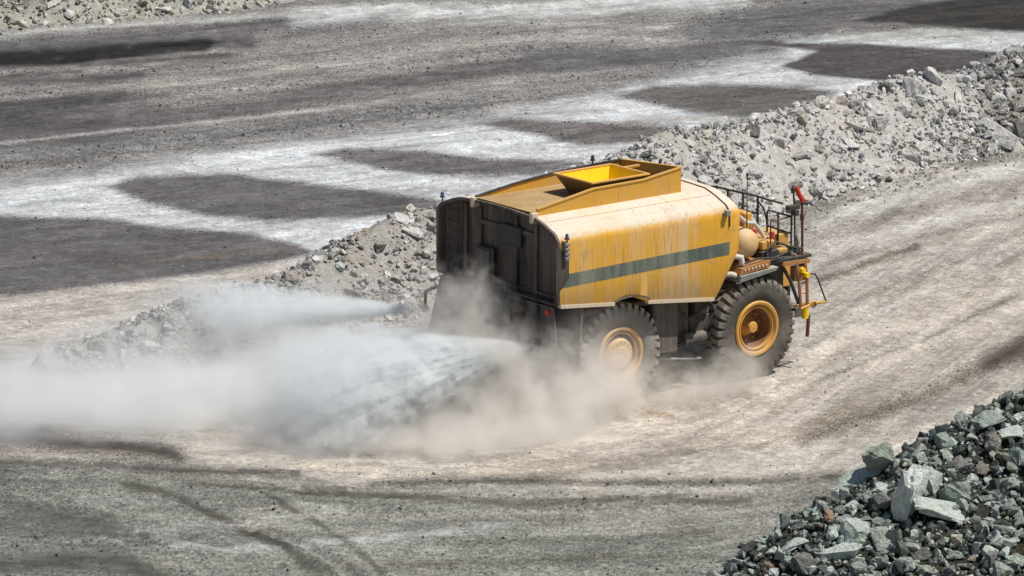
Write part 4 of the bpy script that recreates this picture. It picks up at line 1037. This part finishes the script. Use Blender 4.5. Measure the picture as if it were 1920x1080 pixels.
for sx_, sy_ in ((-1.5, -1.9), (-1.5, 1.6)):
    m = MB(); m.prism([(sx_-.03, 2.9), (sx_+.03, 2.9), (sx_-.1, 1.1), (sx_-.16, 1.1)], sy_-.7, sy_+.7, 'Y'); m.build('mud_flap', M_under, T)
# engine bay, front deck ----------------------------------------------------
m = MB(); m.box(4.2, 6.9, -.95, .65, 1.9, 2.9, bev=.05); hood = m.build('engine_cover', M_yel2, T)
m = MB(); m.box(6.9, 7.0, -.8, .5, 1.5, 2.8)
for k in range(9): m.box(7.0, 7.03, -.75, .45, 1.6+k*.13, 1.66+k*.13, bev=0)
m.build('grille', M_blk, hood)
m = MB(); m.box(4.9, 6.55, -2.15, .3, 2.96, 3.04); m.box(4.0, 6.6, .3, 2.0, 2.9, 2.98); m.build('deck_plate', M_blk, T)
m = MB(); m.box(4.0, 5.15, .45, 1.95, 3.0, 4.42, bev=.06); cabo = m.build('cab', M_yel2, T)
m = MB(); m.box(5.152, 5.18, .58, 1.82, 3.6, 4.3, bev=.01); m.build('windscreen', M_glass, cabo)
m = MB(); m.box(4.15, 5.0, 1.952, 1.975, 3.55, 4.3, bev=.01); m.build('window', M_glass, cabo)
m = MB(); m.box(4.15, 5.0, .425, .448, 3.55, 4.3, bev=.01); m.build('window', M_glass, cabo)
m = MB(); m.box(6.5, 6.9, -1.55, 1.3, 1.2, 1.5, bev=.05); m.build('bumper', M_under, T)
for y in (-1.1, .8):
    m = MB(); m.lathe([(0, .001), (0, .14), (.05, .15), (.05, .001)], (7.04, y, 2.45), 'X', 20); m.build('headlight', M_pale, T, 40)
# air receiver, a tan cylinder across behind the front wheel
m = MB(); c0 = (4.45, 0, 3.56)
prof = [(-2.2, .001), (-2.19, .14), (-2.13, .27), (-2.03, .355), (-1.9, .395), (-1.6, .40), (-.9, .40), (-.75, .36), (-.7, .2), (-.7, .001)]
m.lathe(prof, c0, 'Y', 36); rec = m.build('air_receiver', M_tan, T, 40)
m = MB()
for y in (-1.85, -1.15): m.lathe([(y-.03, .402), (y-.03, .415), (y+.03, .415), (y+.03, .402)], c0, 'Y', 36)
m.build('strap', M_brn, rec, 40)
# pale pipe ends between tank and wheel
m = MB(); m.tube([(3.55, -1.9, 3.30), (3.9, -2.0, 3.33), (4.12, -2.15, 3.28), (4.15, -2.15, 3.08)], .085, 12); m.tube([(3.55, -1.9, 2.86), (3.85, -2.1, 2.86), (3.98, -2.2, 2.8), (4.0, -2.2, 2.62)], .075, 12); m.build('pipe', M_pale, T, 40)
# fender with a row of bolts, grey flap below
m = MB(); m.prism([(3.92, 2.86), (4.95, 2.94), (4.98, 3.12), (4.0, 3.02)], -2.32, -1.6, 'Y'); fen = m.build('fender', M_rust, T)
m = MB()
for k in range(7): m.box(4.08+k*.12, 4.13+k*.12, -2.345, -2.322, 2.95+k*.008, 3.0+k*.008, bev=.005)
m.build('bolt_row', M_pale, fen)
m = MB(); m.prism([(3.86, 2.68), (5.1, 2.84), (5.2, 2.92), (3.92, 2.84)], -2.40, -1.55, 'Y'); m.build('fender_flap', M_gry, T)
m = MB(); m.box(4.9, 5.5, -2.05, -1.5, 3.05, 3.3, bev=.03); m.build('battery_box', M_blk, T)
m = MB(); m.box(5.45, 6.4, -1.4, -.5, 3.05, 3.5, bev=.03); m.build('locker', M_yel2, T)
m = MB(); m.box(4.95, 5.4, -2.0, -1.5, 3.31, 3.55, bev=.03); m.box(5.6, 6.3, -1.9, -1.5, 3.05, 3.25, bev=.03); m.box(4.9, 5.9, -.6, .2, 3.05, 3.75, bev=.04); m.build('equipment_box', M_yel2, T)
m = MB(); m.tube([(5.0, -2.1, 3.0), (5.05, -2.1, 3.35), (5.4, -2.05, 3.5), (5.9, -2.0, 3.3), (6.3, -2.05, 3.2)], .03, 8); m.tube([(4.1, -2.2, 3.1), (4.6, -2.25, 3.2), (5.2, -2.2, 3.12), (5.7, -2.15, 3.2)], .03, 8); m.build('hose', M_blk, T, 40)
m = MB(); m.box(4.2, 5.2, -1.2, -.5, 3.1, 4.2, bev=.06); m.box(4.75, 5.0, -1.55, -1.25, 3.95, 4.25, bev=.03); m.box(4.5, 4.9, -1.35, -1.2, 3.6, 3.95); m.build('air_cleaner', M_yel2, T)
m = MB(); m.lathe([(-.02, .001), (-.02, .07), (.03, .07), (.03, .001)], (4.35, -1.5, 4.05), 'Y', 14); m.build('filler_cap', M_blue, T, 40)
# hoses
m = MB(); m.tube([(4.05, -1.55, 4.62), (4.4, -1.6, 4.30), (4.75, -1.6, 4.02), (5.0, -1.62, 3.98), (5.2, -1.65, 3.75), (5.35, -1.7, 3.45), (5.5, -1.75, 3.3), (5.52, -1.8, 3.05)], .055, 10); m.build('hose', M_pale, T, 40)
m = MB(); m.tube([(4.1, -1.3, 4.75), (4.6, -1.25, 4.45), (4.72, -1.25, 4.2), (4.72, -1.25, 3.6)], .085, 10); m.build('exhaust', M_brn, T, 40)
m = MB(); m.tube([(5.42, -1.85, 3.72), (5.42, -1.85, 3.08)], .07, 10); ex = m.build('extinguisher', M_red, T, 40)
m = MB(); m.tube([(5.18, -1.4, 3.75), (5.18, -1.4, 3.2)], .08, 10); m.build('extinguisher', M_red, T, 40)
# handrails
m = MB(); r = .027
A = [(6.0, 1.2, 4.35), (6.0, .3, 4.36), (6.0, -.14, 4.38), (6.0, -.62, 4.38), (6.0, -1.1, 4.36), (6.0, -1.6, 4.36)]
m.tube([(4.6, 1.2, 4.35)]+A, r, 6); m.tube([(6.0, 1.2, 3.9), (6.0, .1, 3.9), (6.0, -.62, 3.92)], r, 6)
for y in (1.2, .62, 0., -.6): m.tube([(6.0, y, 3.0), (6.0, y, 4.36)], r*1.1, 6)
m.tube([(6.0, -.62, 4.25), (6.0, -.85, 4.1), (6.0, -.98, 3.75)], r, 6)
m.build('handrail', M_blk, T, 40)
m = MB()
m.tube([(6.0, -.98, 3.05), (6.0, -.98, 4.02), (6.0, -1.03, 4.09), (6.0, -1.42, 4.08), (6.0, -1.97, 4.08)], r, 6)
m.tube([(6.0, -.98, 3.66), (6.0, -1.95, 3.62)], r, 6)
for y in (-1.42, -1.95): m.tube([(6.0, y, 3.05), (6.0, y, 4.08)], r, 6)
m.tube([(6.0, -1.95, 4.08), (5.2, -2.05, 4.06), (5.2, -2.05, 3.05)], r*.8, 6)
m.build('handrail', M_blk, T, 40)
# antenna
m = MB(); m.tube([(4.6, -1.8, 3.9), (4.6, -1.8, 5.3)], [.018, .012], 6); m.lathe([(0, .001), (0, .035), (.09, .035), (.1, .001)], (4.6, -1.8, 5.3), 'Z', 8); m.build('antenna', M_brn, T, 40)
# mast with a red monitor head, mirror and work lamps
m = MB(); m.tube([(6.35, -2.0, 2.6), (6.33, -2.0, 4.0), (6.31, -2.0, 4.55)], .035, 8); m.tube([(6.33, -2.0, 3.95), (6.33, -2.0, 4.1)], .06, 8); mast = m.build('mast', M_brn, T, 40)
m = MB(); m.tube([(6.10, -2.0, 4.86), (6.2, -2.0, 4.66), (6.31, -2.0, 4.5), (6.31, -2.0, 4.42)], [.05, .07, .06, .045], 10); m.tube([(6.29, -2.0, 4.6), (6.42, -2.0, 4.44)], .035, 8); m.build('monitor_head', M_red, mast, 40)
m = MB(); m.lathe([(-.05, .05), (-.045, .20), (0, .23), (.03, .2), (.05, .001)], (6.66, -2.0, 4.31), 'Z', 20); mi = m.build('mirror', M_blk, mast, 40); mi.scale = (1, .8, 1)
m = MB(); m.tube([(6.31, -2.0, 4.4), (6.5, -2.0, 4.38), (6.66, -2.0, 4.33)], .02, 6); m.build('mirror_arm', M_blk, mast, 40)
m = MB(); m.tube([(6.10, -2.0, 2.9), (6.06, -2.0, 4.2), (6.0, -2.0, 4.9)], .025, 6); m.lathe([(-.05, .001), (-.04, .06), (.1, .05), (.12, .001)], (6.0, -2.0, 4.75), 'Z', 8); m.build('aerial', M_blk, T, 40)
m = MB(); m.box(5.78, 6.18, -2.1, -1.95, 4.28, 4.40); m.box(5.95, 6.1, -2.15, -1.95, 4.12, 4.28); m.build('work_lamp', M_blk, T)
# ladder, bracket and steps down the front corner
m = MB(); m.box(5.55, 6.5, -2.15, -1.9, 2.82, 2.94, rot=(0, .05, 0)); m.box(6.0, 6.45, -2.12, -1.9, 2.35, 2.75); m.build('bracket', M_rust, T)
m = MB(); m.tube([(6.0, -2.1, 3.1), (6.12, -2.14, 2.4), (6.2, -2.14, 1.62)], .045, 6); m.tube([(6.3, -2.1, 3.1), (6.4, -2.14, 2.4), (6.42, -2.14, 1.62)], .045, 6)
for k in range(5): m.tube([(6.05+.04*k, -2.13, 2.85-k*.28), (6.33+.025*k, -2.13, 2.85-k*.28)], .022, 6)
m.build('ladder', M_rust, T, 40)
m = MB(); m.tube([(5.55, -1.95, 3.0), (5.9, -2.05, 2.4), (6.15, -2.1, 1.75)], .05, 6); m.tube([(5.3, -1.7, 2.6), (5.7, -1.8, 2.2), (6.0, -1.9, 1.6)], .07, 6); m.build('strut', M_blk, T, 40)
m = MB(); m.tube([(6.1, -2.25, 1.64), (6.55, -2.28, 1.74), (7.05, -2.2, 1.68), (6.75, -1.85, 1.62), (6.1, -1.8, 1.6)], .035, 6)
for k in range(6): m.tube([(6.2+k*.12, -2.25, 1.68), (6.2+k*.10, -1.84, 1.62)], .018, 5)
m.lathe([(-.03, .07), (0, .11), (.03, .07)], (6.5, -2.3, 1.72), 'Y', 14); m.build('step', M_yel2, T, 40)
m = MB(); m.tube([(6.28, -2.2, 1.36), (6.30, -2.2, 1.62)], .10, 10); m.build('step_bracket', M_clean, T, 40)
m = MB(); m.tube([(6.45, -2.2, 2.52), (6.62, -2.2, 2.50), (6.72, -2.2, 2.35), (7.02, -2.2, 1.70)], .022, 6); m.build('grab_rail', M_blk, T, 40)
m = MB(); m.tube([(6.42, -2.2, 1.4), (6.38, -2.2, .85)], .05, 6); m.build('drain_hose', M_brn, T, 40)
m = MB(); m.box(5.1, 5.95, -1.75, -.9, 1.7, 2.9, bev=.04); m.build('hydraulic_block', M_under, T)
m = MB(); m.tube([(6.1, -1.95, 3.15), (6.2, -2.0, 3.35), (6.1, -2.0, 3.6), (6.2, -1.95, 3.75)], .05, 8); m.tube([(6.3, -1.9, 3.1), (6.25, -1.9, 3.5)], .03, 8); m.box(5.95, 6.3, -2.0, -1.8, 3.05, 3.2); m.build('hose_reel', M_gry, T, 40)
for zz in (2.7, 2.55): 
    m = MB(); m.lathe([(-.05, .001), (-.05, .07), (.04, .08), (.04, .001)], (6.2 if zz > 2.6 else 6.35, -2.2, zz-.05), 'Y', 16); m.build('indicator_lamp', M_clean, T, 40)

# ------------------------------------------------------------------ dust and water in the air
def mat_dust(name, color, dens, dims, scale=1.0, lo=.1, stretch=(1, 1, 1), pw=1.3, k=.9, aniso=.2, step=1.0):
    """even falloff to the skin of a unit ball, torn up by noise; dims turn ball units into metres"""
    t = NT(name); obj = t.n('TexCoord').outputs['Object']
    ln = t.n('VectorMath', operation='LENGTH'); t.t.links.new(obj, ln.inputs[0])
    fall = t.math('SUBTRACT', 1.0, ln.outputs['Value'], clamp=True)
    met = t.mapv(obj, tuple(d*s for d, s in zip(dims, stretch)))
    nz = t.noise(met, scale, 5, .62, .7)
    big = t.noise(met, scale*.35, 2, .5, .3)
    nn = t.math('ADD', t.math('MULTIPLY', t.math('SUBTRACT', nz, .5), k*1.6), t.math('MULTIPLY', t.math('SUBTRACT', big, .5), k*1.2))
    e = t.math('SUBTRACT', t.math('ADD', fall, nn), lo, clamp=True)
    dn = t.math('MULTIPLY', t.math('POWER', e, pw), t.ramp(fall, 0, .30))
    dn = t.math('MULTIPLY', dn, dens)
    vol = t.n('VolumePrincipled'); vol.inputs['Color'].default_value = (*color, 1); vol.inputs['Anisotropy'].default_value = aniso
    t.t.links.new(dn, vol.inputs['Density']); t.t.links.new(vol.outputs[0], t.out.inputs['Volume'])
    t.m.cycles.volume_step_rate = step
    return t.m

def ball(name, loc, rad, mat, rotz=0, roty=0, label=None, cat=None):
    bm = bmesh.new(); bmesh.ops.create_icosphere(bm, subdivisions=3, radius=1.0)
    me = bpy.data.meshes.new(name); bm.to_mesh(me); bm.free(); me.materials.append(mat)
    o = bpy.data.objects.new(name, me); col.objects.link(o); o.location = loc; o.scale = rad; o.rotation_euler = (0, R(roty), R(rotz))
    return tag(o, label, cat, kind='stuff')
DUSTC = (.86, .80, .73); MISTC = (.90, .94, .97)
def dust(loc, rad, dens, color=DUSTC, rotz=0, scale=.9, label='', **k):
    ball('dust_cloud', loc, rad, mat_dust('dust', color, dens, rad, scale, **k), rotz, 0, label, 'dust')
dust((-13.0, -13.4, .1), (12.5, 5.0, 1.5), 1.8, (.975, .99, 1.0), 0, .55, 'broad pale cloud of settled spray and dust at left', k=1.0, step=.25, lo=.1)
dust((-4.6, -14.0, .3), (7.4, 3.8, 2.2), 2.2, (.985, .99, .99), 22, 1.2, 'thick pale dust cloud rolling behind the rear wheels', k=1.1, step=.2, lo=.12)
dust((-2.2, -17.2, .1), (7.0, 2.4, 1.3), 2.0, (.975, .96, .935), 12, 1.2, 'low tan dust skimming the road behind the truck', k=1.1, step=.22, lo=.14)
dust((0.7, -15.4, .6), (3.8, 2.0, 2.3), 2.9, (.98, .96, .93), 38, 1.6, 'tan dust kicked up around the rear wheel', k=1.2, step=.18, lo=.15)
dust((1.9, -14.7, 1.5), (2.1, 1.2, 1.9), .6, (.98, .97, .95), 38, 1.3, 'thin pale dust drifting across the rear wheel', k=.7, step=.25, lo=.08)
dust((4.0, -13.0, .2), (4.6, 1.4, 1.5), 1.9, (.97, .945, .905), 38, 1.7, 'low brown dust between front and rear wheels', k=1.2, step=.22, lo=.18)
dust((-1.2, -14.0, 1.8), (3.0, 1.6, 2.6), 2.7, (.95, .92, .88), -50, 1.5, 'thin dust veil hanging at the tank rear', k=1.2, step=.2, lo=.17)
dust((-7.4, -9.0, .6), (8.0, 3.6, 1.8), .65, (.965, .985, 1.0), 40, 1.4, 'thin bluish mist drifting over the left berm', k=1.2, step=.22, lo=.15)


def mat_spray(name, color, dens, L, wa, ha, g, streak=(1, 1, 1), step=.3):
    """jet along +X in metres: width wa*x, height ha*x, falling by g*x*x"""
    t = NT(name); obj = t.n('TexCoord').outputs['Object']
    sx = t.n('SeparateXYZ'); t.t.links.new(obj, sx.inputs[0]); x, y, z = sx.outputs
    xs = t.math('ADD', x, .15)
    yn = t.math('DIVIDE', y, t.math('MULTIPLY', xs, wa)); zc = t.math('ADD', z, t.math('MULTIPLY', t.math('MULTIPLY', x, x), g))
    zn = t.math('DIVIDE', zc, t.math('MULTIPLY', xs, ha))
    rag = t.noise(obj, 1.7, 5, .68, .6)
    r2 = t.math('ADD', t.math('MULTIPLY', yn, yn), t.math('MULTIPLY', zn, zn))
    rg = t.math('MULTIPLY', t.math('SUBTRACT', rag, .5), t.ramp(x, .2, L*.5, 0, 2.2))
    rr = t.math('MULTIPLY', t.math('SUBTRACT', t.math('ADD', .92, rg), r2, clamp=True), t.ramp(r2, 1.0, .75, 0, 1))
    cv = t.n('CombineXYZ'); t.t.links.new(t.math('MULTIPLY', x, streak[0]), cv.inputs[0]); t.t.links.new(t.math('MULTIPLY', yn, streak[1]), cv.inputs[1]); t.t.links.new(t.math('MULTIPLY', zn, streak[2]), cv.inputs[2])
    n1 = t.noise(cv.outputs[0], 1.0, 5, .65, .6)
    n2 = t.noise(obj, 4.5, 4, .7, .5)
    far = t.ramp(x, L*.2, L, 1, 0)
    d_ = t.math('MULTIPLY', t.math('DIVIDE', dens, t.math('ADD', t.math('MULTIPLY', xs, 1.1), .12)), t.math('MULTIPLY', t.math('MULTIPLY', t.math('POWER', rr, 1.5), far), t.ramp(x, .0, 1.6, .12, 1)))
    brk = t.ramp(x, .1, L*.35, .25, 1.)
    nn = t.math('ADD', t.math('MULTIPLY', n1, .6), t.math('MULTIPLY', n2, .4))
    tear = t.math('ADD', t.math('MULTIPLY', t.ramp(nn, .43, .60, .3, 2.3), brk), t.math('SUBTRACT', 1.0, brk))
    d_ = t.math('MULTIPLY', d_, tear)
    vol = t.n('VolumePrincipled'); vol.inputs['Color'].default_value = (*color, 1); vol.inputs['Anisotropy'].default_value = .1
    t.t.links.new(d_, vol.inputs['Density']); t.t.links.new(vol.outputs[0], t.out.inputs['Volume']); t.m.cycles.volume_step_rate = step
    return t.m

drops = []
def spray(src, dst, wa, ha, g, dens, label, nd=900, streak=(.9, 3.5, 3.5)):
    src = Vector(src); dst = Vector(dst); dr = dst-src
    drop_ = g*(dr.x**2+dr.y**2)
    dr.z += drop_; L = dr.length
    q = dr.to_track_quat('X', 'Z').to_matrix()
    vs, fs = [], []; NS, NK = 14, 16
    for i in range(NS+1):
        x = L*i/NS
        for k in range(NK):
            a = 2*math.pi*k/NK; vs.append((x, (x+.15)*wa*1.02*math.cos(a), (x+.15)*ha*1.02*math.sin(a)-g*x*x))
    fs = [(i*NK+k, i*NK+(k+1) % NK, (i+1)*NK+(k+1) % NK, (i+1)*NK+k) for i in range(NS) for k in range(NK)]
    fs += [tuple(range(NK))[::-1], tuple(NS*NK+k for k in range(NK))]
    m = MB(); m.add(vs, fs); o = m.build('water_spray', mat_spray('spray', (.955, .985, 1.0), dens, L, wa, ha, g, streak))
    o.location = src; o.rotation_euler = q.to_euler()
    tag(o, label, 'water spray', kind='stuff')
    for _ in range(nd):
        x = L*random.uniform(.03, 1)**.8; a = random.uniform(0, 6.28); r_ = random.uniform(0, 1)**.5*1.3
        p = q @ Vector((x, (x+.1)*wa*r_*math.cos(a), (x+.1)*ha*r_*math.sin(a)-g*x*x))+src
        if p.z > .02: drops.append((p, q @ Vector((1, random.uniform(-.2, .2), -.3)), random.uniform(.003, .008)*(1+.6*x/L)))
spray((-2.25, -10.99, 2.0), (-10.8, -5.9, .5), .20, .17, .004, 20., 'white fan of water shot over the berm from the far nozzle', 200, (.6, 5., 5.))
spray((-.75, -12.9, 1.8), (-7.2, -13.9, .0), .36, .36, .02, 22., 'bluish middle water jet breaking up behind the truck', 200, (.6, 6., 6.))
spray((.54, -14.55, 1.95), (-6.6, -17.6, .0), .36, .36, .02, 46., 'bright white water jet from the near rear nozzle', 300, (.6, 7., 7.))

# flying drops
vs, fcs = [], []
for k, (p, dr, s) in enumerate(drops):
    dr = dr.normalized(); u = dr.cross(Vector((0, 0, 1))).normalized(); w = u.cross(dr)
    o_ = len(vs); vs += [p+dr*s*2.6, p-dr*s*2.6, p+u*s, p-u*s, p+w*s, p-w*s]
    fcs += [(o_, o_+2, o_+4), (o_, o_+4, o_+3), (o_, o_+3, o_+5), (o_, o_+5, o_+2), (o_+1, o_+4, o_+2), (o_+1, o_+3, o_+4), (o_+1, o_+5, o_+3), (o_+1, o_+2, o_+5)]
t = NT('water_drops'); t.bsdf((.85, .90, .94), .25, spec=.5)
m = MB(); m.v = vs; m.f = fcs; o = m.build('water_drops', t.m); tag(o, 'white flying drops thrown off the spray jets', 'water drops', kind='stuff')
